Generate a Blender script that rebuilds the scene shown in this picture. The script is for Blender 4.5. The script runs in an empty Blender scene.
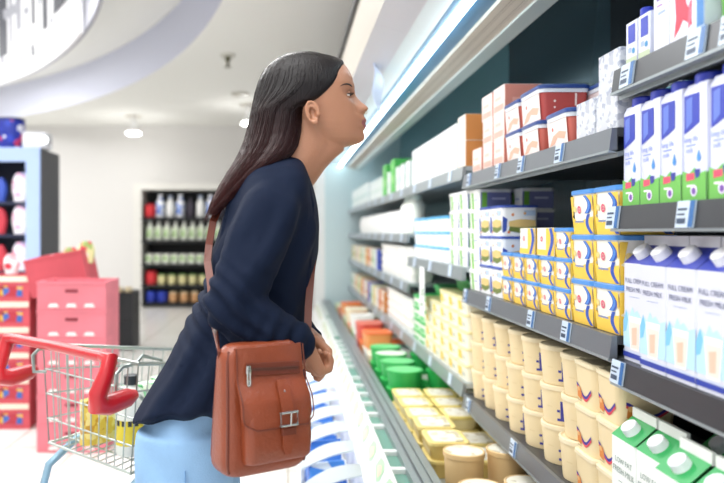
import bpy, math, random
from mathutils import Vector, Matrix, noise
random.seed(7)
sc = bpy.context.scene
COL = sc.collection
H = 1.23            # eye height of the camera
F = 700.0           # focal length in pixels of the 724 x 483 frame
PI = math.pi

# ------------------------------------------------------------ camera, world, lights, exposure
cam_d = bpy.data.cameras.new('camera'); cam = bpy.data.objects.new('camera', cam_d); COL.objects.link(cam)
cam.location = (0, 0, H); cam.rotation_euler = (math.radians(90), 0, 0)
cam_d.sensor_width = 36; cam_d.lens = F / 724 * 36
cam_d.shift_x = 74 / 724; cam_d.shift_y = -9.5 / 724
cam_d.clip_start = 0.05; cam_d.clip_end = 60
cam_d.dof.use_dof = True; cam_d.dof.focus_distance = 1.6; cam_d.dof.aperture_fstop = 2.4
sc.camera = cam

world = bpy.data.worlds.new('world'); sc.world = world; world.use_nodes = True
bg = world.node_tree.nodes['Background']; bg.inputs[0].default_value = (0.93, 0.97, 1.0, 1); bg.inputs[1].default_value = 0.95

def area(name, loc, rot, sx, sy, power, color=(1, 1, 1)):
    l = bpy.data.lights.new(name, 'AREA'); l.shape = 'RECTANGLE'; l.size = sx; l.size_y = sy; l.energy = power; l.color = color
    o = bpy.data.objects.new(name, l); COL.objects.link(o); o.location = loc; o.rotation_euler = rot
    return o
area('ceiling_light_near', (-0.7, 0.6, 2.98), (0, 0, 0), 1.6, 2.4, 55, (1, 1, 1))
area('ceiling_light_middle', (-1.3, 3.9, 2.98), (0, 0, 0), 2.4, 1.6, 70, (1, 1, 1))
area('ceiling_light_left', (-4.2, 3.6, 2.98), (0, 0, 0), 2.4, 2.4, 62, (1, 1, 1))
area('ceiling_light_far', (-4.8, 8.6, 3.5), (0, 0, 0), 1.4, 2.4, 120, (1, 1, 1))

area('added_ceiling_fill', (-3.6, 4.9, 2.3), (math.pi, 0, 0), 2.2, 2.6, 38, (1, 1, 1))  # added upward light without a fixture, brightens the ceiling

sc.view_settings.view_transform = 'Standard'; sc.view_settings.look = 'None'
sc.view_settings.gamma = 1; sc.view_settings.use_curve_mapping = False
sc.view_settings.exposure = 0.5
sc.cycles.use_denoising = True
sc.cycles.max_bounces = 8; sc.cycles.diffuse_bounces = 4; sc.cycles.glossy_bounces = 3; sc.cycles.transmission_bounces = 6
sc.cycles.sample_clamp_indirect = 6; sc.cycles.caustics_reflective = False; sc.cycles.caustics_refractive = False

# ------------------------------------------------------------ materials
def lin(h):
    h = h.lstrip('#'); c = [int(h[i:i+2], 16) / 255 for i in (0, 2, 4)]
    return tuple(((x / 12.92) if x <= 0.04045 else ((x + 0.055) / 1.055) ** 2.4) for x in c) + (1,)
_M = {}
def M(hexc, rough=0.5, metal=0.0, emit=0.0, alpha=1.0, bump=0.0, bscale=40.0, var=0.0, vscale=6.0, trans=0.0, coat=0.0, sss=0.0, stretch=None, name=None):
    key = (hexc, rough, metal, emit, alpha, bump, bscale, var, vscale, trans, coat, sss, stretch)
    if key in _M: return _M[key]
    m = bpy.data.materials.new(name or ('mat_' + hexc.strip('#'))); m.use_nodes = True
    nt = m.node_tree; b = nt.nodes['Principled BSDF']
    b.inputs['Base Color'].default_value = lin(hexc); b.inputs['Roughness'].default_value = rough
    b.inputs['Metallic'].default_value = metal; b.inputs['Alpha'].default_value = alpha
    b.inputs['Transmission Weight'].default_value = trans; b.inputs['Coat Weight'].default_value = coat
    if sss:
        b.inputs['Subsurface Weight'].default_value = sss; b.inputs['Subsurface Radius'].default_value = (0.012, 0.005, 0.003); b.inputs['Subsurface Scale'].default_value = 1.0
    if emit:
        b.inputs['Emission Color'].default_value = lin(hexc); b.inputs['Emission Strength'].default_value = emit
    if bump or var:
        tc = nt.nodes.new('ShaderNodeTexCoord'); mp = nt.nodes.new('ShaderNodeMapping')
        nt.links.new(tc.outputs['Object'], mp.inputs[0])
        if stretch: mp.inputs['Scale'].default_value = stretch
    if bump:
        n = nt.nodes.new('ShaderNodeTexNoise'); n.inputs['Scale'].default_value = bscale; n.inputs['Detail'].default_value = 4
        nt.links.new(mp.outputs[0], n.inputs['Vector'])
        bp = nt.nodes.new('ShaderNodeBump'); bp.inputs['Strength'].default_value = bump; bp.inputs['Distance'].default_value = 0.01
        nt.links.new(n.outputs['Fac'], bp.inputs['Height']); nt.links.new(bp.outputs[0], b.inputs['Normal'])
    if var:
        n = nt.nodes.new('ShaderNodeTexNoise'); n.inputs['Scale'].default_value = vscale; n.inputs['Detail'].default_value = 5
        nt.links.new(mp.outputs[0], n.inputs['Vector'])
        r = nt.nodes.new('ShaderNodeValToRGB'); c = lin(hexc)
        r.color_ramp.elements[0].position = 0.3; r.color_ramp.elements[1].position = 0.7
        r.color_ramp.elements[0].color = tuple(x * (1 - var) for x in c[:3]) + (1,)
        r.color_ramp.elements[1].color = tuple(min(1, x * (1 + var)) for x in c[:3]) + (1,)
        nt.links.new(n.outputs['Fac'], r.inputs[0]); nt.links.new(r.outputs[0], b.inputs['Base Color'])
    _M[key] = m
    return m
def tile_material():
    m = bpy.data.materials.new('floor_tiles'); m.use_nodes = True; nt = m.node_tree; b = nt.nodes['Principled BSDF']
    tc = nt.nodes.new('ShaderNodeTexCoord'); br = nt.nodes.new('ShaderNodeTexBrick'); br.offset = 0
    br.inputs['Color1'].default_value = lin('#e8e6e3'); br.inputs['Color2'].default_value = lin('#e1dfda'); br.inputs['Mortar'].default_value = lin('#b9b2a6')
    br.inputs['Scale'].default_value = 1; br.inputs['Mortar Size'].default_value = 0.006; br.inputs['Brick Width'].default_value = 0.4; br.inputs['Row Height'].default_value = 0.4
    nt.links.new(tc.outputs['Object'], br.inputs['Vector']); nt.links.new(br.outputs['Color'], b.inputs['Base Color'])
    b.inputs['Roughness'].default_value = 0.25
    return m
def patch_material(name, base, cols, scale, rough=0.35, coverage=0.5, stretch=(1, 1, 1)):
    """printed packaging: flat colour patches scattered over a base colour"""
    m = bpy.data.materials.new(name); m.use_nodes = True; nt = m.node_tree; b = nt.nodes['Principled BSDF']
    tc = nt.nodes.new('ShaderNodeTexCoord'); mp = nt.nodes.new('ShaderNodeMapping'); mp.inputs['Scale'].default_value = stretch
    v = nt.nodes.new('ShaderNodeTexVoronoi'); v.inputs['Scale'].default_value = scale
    nt.links.new(tc.outputs['Object'], mp.inputs[0]); nt.links.new(mp.outputs[0], v.inputs['Vector'])
    sp = nt.nodes.new('ShaderNodeSeparateColor'); nt.links.new(v.outputs['Color'], sp.inputs[0])
    r = nt.nodes.new('ShaderNodeValToRGB'); r.color_ramp.interpolation = 'CONSTANT'
    els = r.color_ramp.elements; els[0].position = 0; els[0].color = lin(base)
    n = len(cols); els[1].position = 1 - coverage; els[1].color = lin(cols[0])
    for i in range(1, n):
        e = els.new(1 - coverage + coverage * i / n); e.color = lin(cols[i])
    nt.links.new(sp.outputs[0], r.inputs[0]); nt.links.new(r.outputs[0], b.inputs['Base Color']); b.inputs['Roughness'].default_value = rough
    return m

# ------------------------------------------------------------ mesh builder
class MB:
    def __init__(s, *mats): s.v = []; s.f = []; s.m = []; s.mats = list(mats)
    def mi(s, mat):
        if isinstance(mat, int): return mat
        if mat not in s.mats: s.mats.append(mat)
        return s.mats.index(mat)
    def face(s, pts, mat=0):
        k = len(s.v); s.v += [tuple(p) for p in pts]; s.f.append(tuple(range(k, k + len(pts)))); s.m.append(s.mi(mat))
    def rings(s, rings, mat=0, cap0=True, cap1=True, closed=True):
        mat = s.mi(mat); k = len(s.v); n = len(rings[0])
        for r in rings: s.v += [tuple(p) for p in r]
        for i in range(len(rings) - 1):
            for j in range(n if closed else n - 1):
                a = k + i * n + j; b = k + i * n + (j + 1) % n
                s.f.append((a, b, b + n, a + n)); s.m.append(mat)
        if cap0: s.f.append(tuple(k + j for j in range(n - 1, -1, -1))); s.m.append(mat)
        if cap1: s.f.append(tuple(k + (len(rings) - 1) * n + j for j in range(n))); s.m.append(mat)
    def box(s, x0, x1, y0, y1, z0, z1, mat=0):
        s.rings([[(x0, y0, z0), (x1, y0, z0), (x1, y1, z0), (x0, y1, z0)], [(x0, y0, z1), (x1, y0, z1), (x1, y1, z1), (x0, y1, z1)]], mat)
    def prism(s, prof, y0, y1, mat=0):
        """closed (x, z) profile extruded along y"""
        s.rings([[(x, y0, z) for x, z in prof], [(x, y1, z) for x, z in prof]], mat)
    def rrect(s, cx, cy, z, wx, wy, r, n=3):
        r = min(r, wx / 2 - 1e-5, wy / 2 - 1e-5); out = []
        for qx, qy, a0 in ((1, 1, 0), (-1, 1, 90), (-1, -1, 180), (1, -1, 270)):
            for i in range(n + 1):
                a = math.radians(a0 + 90 * i / n)
                out.append((cx + qx * (wx / 2 - r) + r * math.cos(a), cy + qy * (wy / 2 - r) + r * math.sin(a), z))
        return out
    def rbox(s, cx, cy, levels, r, mat=0, n=3):
        """levels: (z, wx, wy)"""
        s.rings([s.rrect(cx, cy, z, wx, wy, r, n) for z, wx, wy in levels], mat)
    def lathe(s, cx, cy, prof, mat=0, n=24):
        s.rings([[(cx + r * math.cos(2 * PI * j / n), cy + r * math.sin(2 * PI * j / n), z) for j in range(n)] for r, z in prof], mat)
    def tube(s, pts, r, mat=0, n=8, closed=False):
        pts = [Vector(p) for p in pts]; m = len(pts); rs = r if isinstance(r, (list, tuple)) else [r] * m
        rings = []; up = None
        for i in range(m):
            if closed: t = pts[(i + 1) % m] - pts[i - 1]
            else: t = pts[min(i + 1, m - 1)] - pts[max(i - 1, 0)]
            t.normalize()
            if up is None: up = Vector((0, 0, 1)) if abs(t.z) < 0.9 else Vector((1, 0, 0))
            a = t.cross(up).normalized(); up = a.cross(t).normalized()
            rings.append([pts[i] + (a * math.cos(2 * PI * j / n) + up * math.sin(2 * PI * j / n)) * rs[i] for j in range(n)])
        if closed: rings.append(rings[0])
        s.rings(rings, mat, not closed, not closed)
    def ball(s, c, rx, ry=None, rz=None, mat=0, n=12, rot=None):
        ry = ry or rx; rz = rz or rx; c = Vector(c); rings = []
        for i in range(n // 2 + 1):
            a = -PI / 2 + PI * i / (n // 2); ca = max(math.cos(a), 0.02)
            ring = [Vector((rx * ca * math.cos(2 * PI * j / n), ry * ca * math.sin(2 * PI * j / n), rz * math.sin(a))) for j in range(n)]
            rings.append([c + (rot @ p if rot else p) for p in ring])
        s.rings(rings, mat)
    def capsule(s, a, b, ra, rb, mat=0, n=14):
        a = Vector(a); b = Vector(b); t = (b - a); L = t.length; t = t / L
        up = Vector((0, 0, 1)) if abs(t.z) < 0.9 else Vector((1, 0, 0))
        u = t.cross(up).normalized(); w = u.cross(t)
        rings = []
        for i in range(5):
            q = -PI / 2 + (PI / 2) * i / 4; rings.append((a + t * ra * math.sin(q), max(ra * math.cos(q), 1e-4)))
        for i in range(5):
            q = (PI / 2) * i / 4; rings.append((b + t * rb * math.sin(q), max(rb * math.cos(q), 1e-4)))
        s.rings([[c + (u * math.cos(2 * PI * j / n) + w * math.sin(2 * PI * j / n)) * r for j in range(n)] for c, r in rings], mat)
    def chain(s, pts, rs, mat=0):
        for i in range(len(pts) - 1): s.capsule(pts[i], pts[i + 1], rs[i], rs[i + 1], mat)
    def text(s, string, fn, size, mat, align='CENTER'):
        """fn maps (u, v) to a point"""
        for p in text_mesh(string, size, align): s.face([fn(u, v) for u, v in p], mat)
    def data(s, name, smooth=True):
        me = bpy.data.meshes.new(name); me.from_pydata(s.v, [], s.f)
        for m in s.mats: me.materials.append(m)
        me.polygons.foreach_set('material_index', s.m)
        if smooth:
            me.polygons.foreach_set('use_smooth', [True] * len(s.f)); me.validate(); me.update()
            try: me.set_sharp_from_angle(angle=math.radians(38))
            except Exception: pass
        me.update(); return me
    def build(s, name, parent=None, smooth=True, loc=None):
        o = bpy.data.objects.new(name, s.data(name, smooth)); COL.objects.link(o)
        if parent: o.parent = parent
        if loc: o.location = loc
        return o
_T = {}
def text_mesh(string, size, align):
    k = (string, align)
    if k not in _T:
        c = bpy.data.curves.new('lettering', 'FONT'); c.body = string; c.size = 1; c.align_x = align; c.resolution_u = 2; c.space_line = 1.0
        o = bpy.data.objects.new('lettering', c); COL.objects.link(o)
        me = o.to_mesh(); _T[k] = [[(me.vertices[i].co.x, me.vertices[i].co.y) for i in p.vertices] for p in me.polygons]
        o.to_mesh_clear(); bpy.data.objects.remove(o); bpy.data.curves.remove(c)
    return [[(u * size, v * size) for u, v in p] for p in _T[k]]

USED = {}
def tag(o, label, cat, group=None):
    o['label'] = label; o['category'] = cat
    if group: o['group'] = group
    n = len(label.replace(',', ' ').split())
    if not 4 <= n <= 16: print('LABEL LENGTH', n, label)
    if label in USED: print('DUPLICATE LABEL', label)
    USED[label] = 1
    return o
def empty(name, loc, rz=0):
    o = bpy.data.objects.new(name, None); COL.objects.link(o); o.location = loc; o.rotation_euler = (0, 0, rz); o.empty_display_size = 0.05
    return o
def structure(o): o['kind'] = 'structure'; return o
def P(x, y, Y): return Vector(((x - 288) / F * Y, Y, H + (232 - y) / F * Y))
FIRST = {}
def place(proto, loc, rz, label, cat, group=None):
    """first use moves the prototype itself, later uses copy it and its parts"""
    if proto.name not in FIRST: FIRST[proto.name] = 1; o = proto
    else:
        o = proto.copy(); COL.objects.link(o)
        for ch in list(proto.children):
            c = ch.copy(); COL.objects.link(c); c.parent = o
            for g in list(ch.children):
                d = g.copy(); COL.objects.link(d); d.parent = c
    o.location = Vector(loc) + Vector((.003, 0, .0008)); o.rotation_euler = (0, 0, rz); tag(o, label, cat, group)
    return o
ORD = ['first', 'second', 'third', 'fourth', 'fifth', 'sixth', 'seventh', 'eighth', 'ninth', 'tenth', 'eleventh', 'twelfth', 'thirteenth', 'fourteenth', 'fifteenth', 'sixteenth', 'seventeenth', 'eighteenth', 'nineteenth', 'twentieth']
def lay(i, n):
    if n == 1: return ''
    if i == n - 1: return 'topmost'
    if i == 0: return 'bottom'
    if n == 3: return 'middle'
    return ORD[i] + ' up'

# ------------------------------------------------------------ the room
WALL = M('#dedcda', 0.85, name='wall_paint'); CEIL = M('#f0f0ec', 0.9, name='ceiling_paint'); FASC = M('#d7daea', 0.8, name='fascia_paint')
YB = 12.0; ZC = H + 1.82; XR = 1.45; XL = -8.0
b = MB(tile_material()); b.box(XL, XR, -2.5, YB, -0.05, 0); structure(b.build('floor', smooth=False))
b = MB(WALL); b.box(XL, XR + 0.1, YB, YB + 0.1, 0, ZC + 0.6); structure(b.build('wall_back', smooth=False))
b = MB(WALL); b.box(XR, XR + 0.1, -2.5, YB, 0, ZC); structure(b.build('wall_right', smooth=False))
b = MB(WALL); b.box(XL - 0.1, XL, -2.5, YB, 0, ZC + 0.6); structure(b.build('wall_left', smooth=False))
# ceiling with a round raised recess
CX, CY, CR = -10.2, 3.0, 10.0
b = MB(CEIL)
def arc(R, a0, a1, n): return [(CX + R * math.cos(a0 + (a1 - a0) * i / n), CY + R * math.sin(a0 + (a1 - a0) * i / n)) for i in range(n + 1)]
aa = arc(CR, math.radians(-33), math.radians(64), 60)
for (x0, y0), (x1, y1) in zip(aa, aa[1:]):
    b.face([(x0, y0, ZC), (XR, y0, ZC), (XR, y1, ZC), (x1, y1, ZC)][::-1])
b.box(XL, XR, aa[-1][1], YB, ZC, ZC + 0.02); b.box(XL, XR, -2.5, aa[0][1], ZC, ZC + 0.02)
structure(b.build('ceiling', smooth=False))
b = MB(FASC)
for (x0, y0), (x1, y1) in zip(aa, aa[1:]): b.face([(x0, y0, ZC), (x1, y1, ZC), (x1, y1, ZC + 0.55), (x0, y0, ZC + 0.55)])
structure(b.build('ceiling_fascia'))
b = MB(CEIL); b.box(XL, XR, -2.5, YB, ZC + 0.53, ZC + 0.56); structure(b.build('ceiling_recess', smooth=False))

# hanging curved banner with black, white and red photo print
BC = Vector((-7.4, 2.2, 0)); BR = 6.62
def ban(a, z, off=0): return (BC.x + (BR + off) * math.cos(a), BC.y + (BR + off) * math.sin(a), z)
sign = empty('hanging_sign', ban(0.6, H + 1.45))
tag(sign, 'large curved ceiling sign printed with a black and white photo and red area', 'sign')
PR_W = M('#e6e6ea', 0.6); PR_K = M('#4a4c55', 0.6); PR_G = M('#9d9ea8', 0.6); PR_R = M('#e0504a', 0.6)
def ang(px):   # angle at which the ring passes over this picture column
    best = min(range(0, 1200), key=lambda i: abs((ban(i * 0.001, 0)[0] / ban(i * 0.001, 0)[1]) * F + 288 - px)); return best * 0.001
b = MB(PR_W, PR_G)
aL, aM, aR = ang(-60), ang(89), ang(150)
def bandstrip(b, a0, a1, z0, z1, off, mat, n=24):
    t = 0.03
    rr = []
    for i in range(n + 1):
        a = a0 + (a1 - a0) * i / n; rr.append([ban(a, z0, off), ban(a, z1, off), ban(a, z1, off - t), ban(a, z0, off - t)])
    b.rings(rr, mat)
z0 = H + 1.45
bandstrip(b, aL, aR, z0 + 0.02, z0 + 0.85, 0, PR_G); b2 = b.build('sign_body', sign); b2.matrix_parent_inverse = Matrix.Translation(-sign.location)
b = MB(); bandstrip(b, aL, aM, z0, z0 + 0.88, -0.04, PR_W); pf = b.build('print_panel', sign); pf.matrix_parent_inverse = Matrix.Translation(-sign.location)
b = MB()
rnd = random.Random(3)
def bpatch(a0, a1, zz0, zz1, mat, off, lean=0):
    n = 4; pts = [ban(a0 + (a1 - a0) * i / n, zz0, off) for i in range(n + 1)] + [ban(a1 + lean - (a1 - a0) * i / n, zz1, off) for i in range(n + 1)]
    b.face(pts, mat)
def ap(px): return ang(px)
for px0, px1, zz0, zz1, mt in ((0, 4, .42, .9, PR_K), (6, 15, .27, .9, PR_K), (17, 20, .36, .9, PR_G), (24, 29, .45, .86, PR_G), (40, 43, .42, .9, PR_K), (51, 56, .3, .9, PR_K), (46, 49, .55, .9, PR_G), (62, 66, .36, .8, PR_K), (29, 31, .14, .2, PR_K), (40, 43, .13, .24, PR_K), (8, 12, .2, .28, PR_G), (20, 22, .12, .15, PR_G), (59, 62, .3, .36, PR_G), (32, 37, .55, .62, PR_G), (56, 63, .55, .65, PR_G), (10, 24, .62, .72, PR_G)):
    bpatch(ap(px0), ap(px1), z0 + zz0, z0 + zz1, mt, -0.0715, 0.004)
bpatch(ap(71), ap(88.5), z0 + 0.42, z0 + 0.84, PR_R, -0.0720)
pp = b.build('photo_print', sign, smooth=False); pp.matrix_parent_inverse = Matrix.Translation(-sign.location)

# ceiling lamps, sprinklers
LAMP = M('#f4f4f4', 0.4); GLOW = M('#fffdf6', 0.5, emit=14.0, name='lamp_glow')
lamp = empty('ceiling_spotlight', (0, 0, 0))
b = MB(M('#cfcac0', 0.5)); b.lathe(0, 0, [(0.12, -0.015), (0.13, -0.012), (0.13, 0)], 0); b.build('mounting_plate', lamp)
b = MB(LAMP); b.lathe(0, 0, [(0.05, -0.2), (0.045, -0.02), (0.04, -0.015)], 0); b.lathe(0, 0, [(0.10, -0.26), (0.05, -0.16), (0.04, -0.15)], 0); b.build('lamp_housing', lamp)
b = MB(GLOW); b.lathe(0, 0, [(0.02, -0.30), (0.10, -0.285), (0.11, -0.262), (0.05, -0.26)], 0); b.build('bulb', lamp)
place(lamp, (-2.43, 11.0, ZC), 0, 'glowing ceiling spotlight over the wall beside the tall grey display', 'ceiling light', 'ceiling spotlights')
place(lamp, (-0.56, 10.0, ZC), 0, 'glowing ceiling spotlight just behind the dark hair of the woman', 'ceiling light', 'ceiling spotlights')
def pl(x, y, z, e, r=0.1):
    l = bpy.data.lights.new('spotlight_bulb', 'POINT'); l.energy = e; l.shadow_soft_size = r; l.color = (1, 0.99, 0.97)
    o = bpy.data.objects.new('spotlight_bulb', l); COL.objects.link(o); o.location = (x, y, z)
pl(-2.43, 11.0, ZC - 0.42, 5); pl(-0.56, 10.0, ZC - 0.42, 5)
b = MB(M('#b9b5aa', 0.4)); b.lathe(0, 0, [(0.02, -0.03), (0.11, -0.025), (0.12, 0)], 0); o = b.build('smoke_detector', loc=(-0.63, 9.2, ZC))
tag(o, 'small flat round ceiling fitting below the sprinkler', 'ceiling fitting')
b = MB(M('#cfcdc2', 0.5), M('#6b6a55', 0.35, 0.6)); b.lathe(0, 0, [(0.02, -0.02), (0.07, -0.015), (0.075, 0)], 0); b.lathe(0, 0, [(0.022, -0.07), (0.03, -0.04), (0.03, -0.01)], 1); b.lathe(0, 0, [(0.012, -0.12), (0.012, -0.06)], 1); b.lathe(0, 0, [(0.035, -0.125), (0.03, -0.115)], 1)
o = b.build('fire_sprinkler', loc=(-0.62, 7.2, ZC)); tag(o, 'small dark fire sprinkler hanging from the cream ceiling', 'sprinkler')

# ------------------------------------------------------------ far open display on the back wall
D_W = M('#e2e0da', 0.5); D_K = M('#16181a', 0.6)
fx0, fx1 = -2.52, -0.35; fy = 11.4; ft = H + 0.79
disp = empty('open_fridge', (fx0, fy, 0)); tag(disp, 'white framed open fridge with dark interior against the far back wall', 'fridge')
def under(mb, name, par, smooth=False):
    o = mb.build(name, par, smooth); o.matrix_parent_inverse = Matrix.Translation(-par.location) if par.rotation_euler.z == 0 else par.matrix_world.inverted(); return o
b = MB(D_W); b.box(fx0, fx0 + 0.13, fy, YB - 0.01, 0, ft, 0); b.box(fx1 - 0.13, fx1, fy, YB - 0.01, 0, ft, 0); b.box(fx0 + 0.13, fx1 - 0.13, fy, YB - 0.01, ft - 0.1, ft, 0); under(b, 'frame', disp)
b = MB(D_K); b.box(fx0 + 0.13, fx1 - 0.13, YB - 0.06, YB - 0.01, 0.0, ft - 0.1); under(b, 'back_panel', disp)
dsh = [H + 0.24, H - 0.10, H - 0.50, H - 0.82, H - 1.13]
dz = [(H + 0.24), (H - 0.13), (H - 0.52), (H - 0.86), H - 1.15]
for z in dz:
    b = MB(D_K); b.box(fx0 + 0.13, fx1 - 0.13, fy + 0.02, YB - 0.06, z - 0.05, z); under(b, 'shelf', disp)
def bottle_proto(name, body, cap, h, r):
    b = MB(body); b.lathe(0, 0, [(r * 0.9, 0), (r, 0.01), (r, h * 0.6), (r * 0.9, h * 0.68), (r * 0.42, h * 0.82), (r * 0.4, h * 0.88)], 0, 14); o = b.build(name)
    b = MB(cap); b.lathe(0, 0, [(r * 0.48, h * 0.86), (r * 0.48, h * 0.99), (r * 0.4, h)], 0, 14); b.build('bottle_cap', o); return o
def jar_proto(name, body, cap, h, r):
    b = MB(body); b.lathe(0, 0, [(r * 0.92, 0), (r, 0.01), (r, h * 0.8), (r * 0.85, h * 0.86)], 0, 14); o = b.build(name)
    b = MB(cap); b.lathe(0, 0, [(r * 0.95, h * 0.85), (r * 0.95, h * 0.98), (r * 0.85, h)], 0, 14); b.build('lid', o); return o
def bag_mesh(b, w, d, h, mat, top=None):
    rr = []
    for i in range(9):
        t = i / 8; z = h * t; s = math.sin(PI * min(1, max(0, (t * 0.92 + 0.04)))) ** 0.35; dd = d * (s if t > 0.5 else max(s, 0.8)); 
        rr.append([(p[0], p[1], p[2]) for p in b.rrect(0, 0, z, max(dd, 0.008), w * (1 - 0.06 * math.sin(PI * t)), dd * 0.45, 3)])
    b.rings(rr, mat)
BLW = patch_material('blue_white_print', '#f2f4fb', ['#3f74cf', '#7fa3e6'], 18, coverage=0.45)
GRW = patch_material('green_white_print', '#eef2e6', ['#9cc07a', '#d3e0c0'], 20, coverage=0.4)
p_blue = bottle_proto('bottle', BLW, M('#eef0f8', 0.4), 0.38, 0.07)
p_white = bottle_proto('bottle', M('#f1f1ee', 0.4), M('#b9c4da', 0.4), 0.36, 0.065)
p_red = jar_proto('canister', M('#d9323a', 0.4), M('#b82b33', 0.4), 0.22, 0.09)
p_green = bottle_proto('bottle', GRW, M('#f4f4ee', 0.4), 0.3, 0.062)
p_gjar = jar_proto('jar', GRW, M('#f0efe8', 0.4), 0.16, 0.065)
p_yjar = jar_proto('jar', M('#e8dfa8', 0.4), M('#5e8a4a', 0.4), 0.17, 0.065)
p_bjar = jar_proto('tub', M('#2b3fae', 0.4), M('#3a52c8', 0.4), 0.17, 0.085)
p_ojar = jar_proto('jar', M('#d9a676', 0.4), M('#e8d6b0', 0.4), 0.17, 0.07)
p_dark = bottle_proto('bottle', M('#3b3442', 0.4), M('#20202a', 0.4), 0.33, 0.06)
gx = -2.27
row1 = ['r', 'b', 'w', 'b', 'd', 'w', 'b', 'd', 'b', 'r']
for i, k in enumerate(row1):
    pr, nm = {'r': (p_red, 'red canister'), 'b': (p_blue, 'blue and white bottle'), 'w': (p_white, 'white bottle'), 'd': (p_dark, 'dark bottle')}[k]
    place(pr, (gx + i * 0.165, fy + 0.14, dz[0]), 0, '%s on top shelf of the back wall fridge, %s from its left' % (nm, ORD[i]), pr.name.split('.')[0], 'bottles in the back wall fridge, top shelf')
for i in range(11):
    place(p_green, (gx + 0.0 + i * 0.14, fy + 0.13, dz[1]), 0, 'green and white bottle on second fridge shelf at back, %s from left' % ORD[i], 'bottle', 'green and white bottles in the back wall fridge')
for i in range(11):
    place(p_gjar, (gx - 0.01 + i * 0.14, fy + 0.12, dz[2] + 0.0), 0, 'squat green and white jar, third fridge shelf at back, %s from left' % ORD[i], 'jar', 'green and white jars in the back wall fridge')
for i, k in enumerate('ryyyyyb'):
    pr, nm = {'r': (p_red, 'red canister'), 'y': (p_yjar, 'pale yellow jar'), 'b': (p_bjar, 'blue tub')}[k]
    place(pr, (gx + 0.02 + i * 0.17, fy + 0.14, dz[3]), 0, '%s on fourth shelf of the back wall fridge, %s from left' % (nm, ORD[i]), pr.name.split('.')[0], 'jars on the fourth shelf of the back wall fridge')
for i, k in enumerate('bbooo'):
    pr, nm = {'o': (p_ojar, 'orange brown jar'), 'b': (p_bjar, 'blue tub')}[k]
    place(pr, (gx + 0.02 + i * 0.18, fy + 0.14, dz[4]), 0, '%s on lowest shelf of the back wall fridge, %s from left' % (nm, ORD[i]), pr.name.split('.')[0], 'jars on the lowest shelf of the back wall fridge')

# ------------------------------------------------------------ tall display unit at the left
ux0, ux1, uy0, uy1, ut = -3.1, -2.27, 6.4, 6.95, H + 0.775
un = empty('display_unit', (ux0, uy0, 0)); tag(un, 'tall display unit with pale blue front frame and dark grey side', 'display unit')
UB = M('#a7bdec', 0.45); UG = M('#55565a', 0.6); UD = M('#141c3c', 0.5)
b = MB(UG); b.box(ux1 - 0.03, ux1, uy0 + 0.02, uy1, 0, ut - 0.01); under(b, 'side_panel', un)
b = MB(UG); b.box(ux0, ux0 + 0.03, uy0 + 0.02, uy1, 0, ut - 0.01); under(b, 'side_panel', un)
b = MB(UB); b.box(ux1 - 0.13, ux1, uy0, uy0 + 0.02, 0, ut); b.box(ux0, ux0 + 0.1, uy0, uy0 + 0.02, 0, ut); b.box(ux0 + 0.1, ux1 - 0.13, uy0, uy0 + 0.02, ut - 0.13, ut); under(b, 'front_frame', un)
b = MB(M('#3b4a6e', 0.5)); b.box(ux0 + 0.03, ux1 - 0.03, uy0 + 0.02, uy1, ut - 0.03, ut - 0.01); under(b, 'top_panel', un)
b = MB(UD); b.box(ux0 + 0.03, ux1 - 0.03, uy1 - 0.03, uy1, 0, ut - 0.03); under(b, 'back_panel', un)
uz = [H + 0.28, H - 0.02, H - 0.36, H - 0.7, H - 1.02]
for z in uz:
    b = MB(UD); b.box(ux0 + 0.03, ux1 - 0.03, uy0 + 0.03, uy1 - 0.03, z - 0.03, z); under(b, 'shelf', un)
PKW = patch_material('pink_white_print', '#efeaf2', ['#e3a9c4', '#9db6ee', '#d9d4e8'], 24, coverage=0.5)
def pouch_proto(name, mat, w, d, h):
    b = MB(mat); bag_mesh(b, d, w, h, mat)   # width along x
    return b.build(name)
pp1 = pouch_proto('snack_packet', PKW, 0.17, 0.08, 0.265); pp2 = pouch_proto('snack_packet', M('#c43848', 0.4), 0.14, 0.08, 0.24); pp3 = pouch_proto('snack_packet', M('#3654b8', 0.4), 0.14, 0.08, 0.22)
for i, z in enumerate(uz[:4]):
    wd = ['top', 'second', 'third', 'fourth'][i]
    place(pp1, (-2.48, uy0 + 0.10, z), 0, 'pink and white packet on %s shelf of the pale blue unit' % wd, 'packet', 'packets in the pale blue display unit')
    if i in (1, 2): place(pp2, (-2.68, uy0 + 0.10, z), 0, 'red packet on %s shelf of the pale blue display unit' % wd, 'packet', 'packets in the pale blue display unit')
    if i in (0, 3): place(pp3, (-2.68, uy0 + 0.10, z), 0, 'blue packet on %s shelf of the pale blue display unit' % wd, 'packet', 'packets in the pale blue display unit')
b = MB(patch_material('blue_can_print', '#1d2f9a', ['#2740b8', '#e6e6f2', '#c83a6a'], 16, coverage=0.35), M('#18246e', 0.4)); b.lathe(0, 0, [(0.125, 0), (0.13, 0.01), (0.13, 0.26)], 0, 28)
o = b.build('tin'); b = MB(M('#18246e', 0.35)); b.lathe(0, 0, [(0.133, 0.255), (0.133, 0.28), (0.12, 0.285)], 0, 28); b.build('lid', o); o.location = (-2.60, uy0 + 0.16, ut + 0.0008)
tag(o, 'large blue tin standing on top of the tall display unit', 'tin')
b = MB(M('#e4e6ee', 0.4), M('#55565c', 0.5)); b.rbox(0, 0, [(0, 0.22, 0.2), (0.13, 0.22, 0.2), (0.145, 0.20, 0.18)], 0.02, 0); o = b.build('emergency_light', loc=(-2.34, uy0 + 0.14, ut + 0.0008))
b = MB(M('#8f9096', 0.4)); b.tube([(0.10, -0.07, 0.07), (0.10, -0.115, 0.07)], 0.045, 0, 20); hd = b.build('lamp_head', o)
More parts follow.
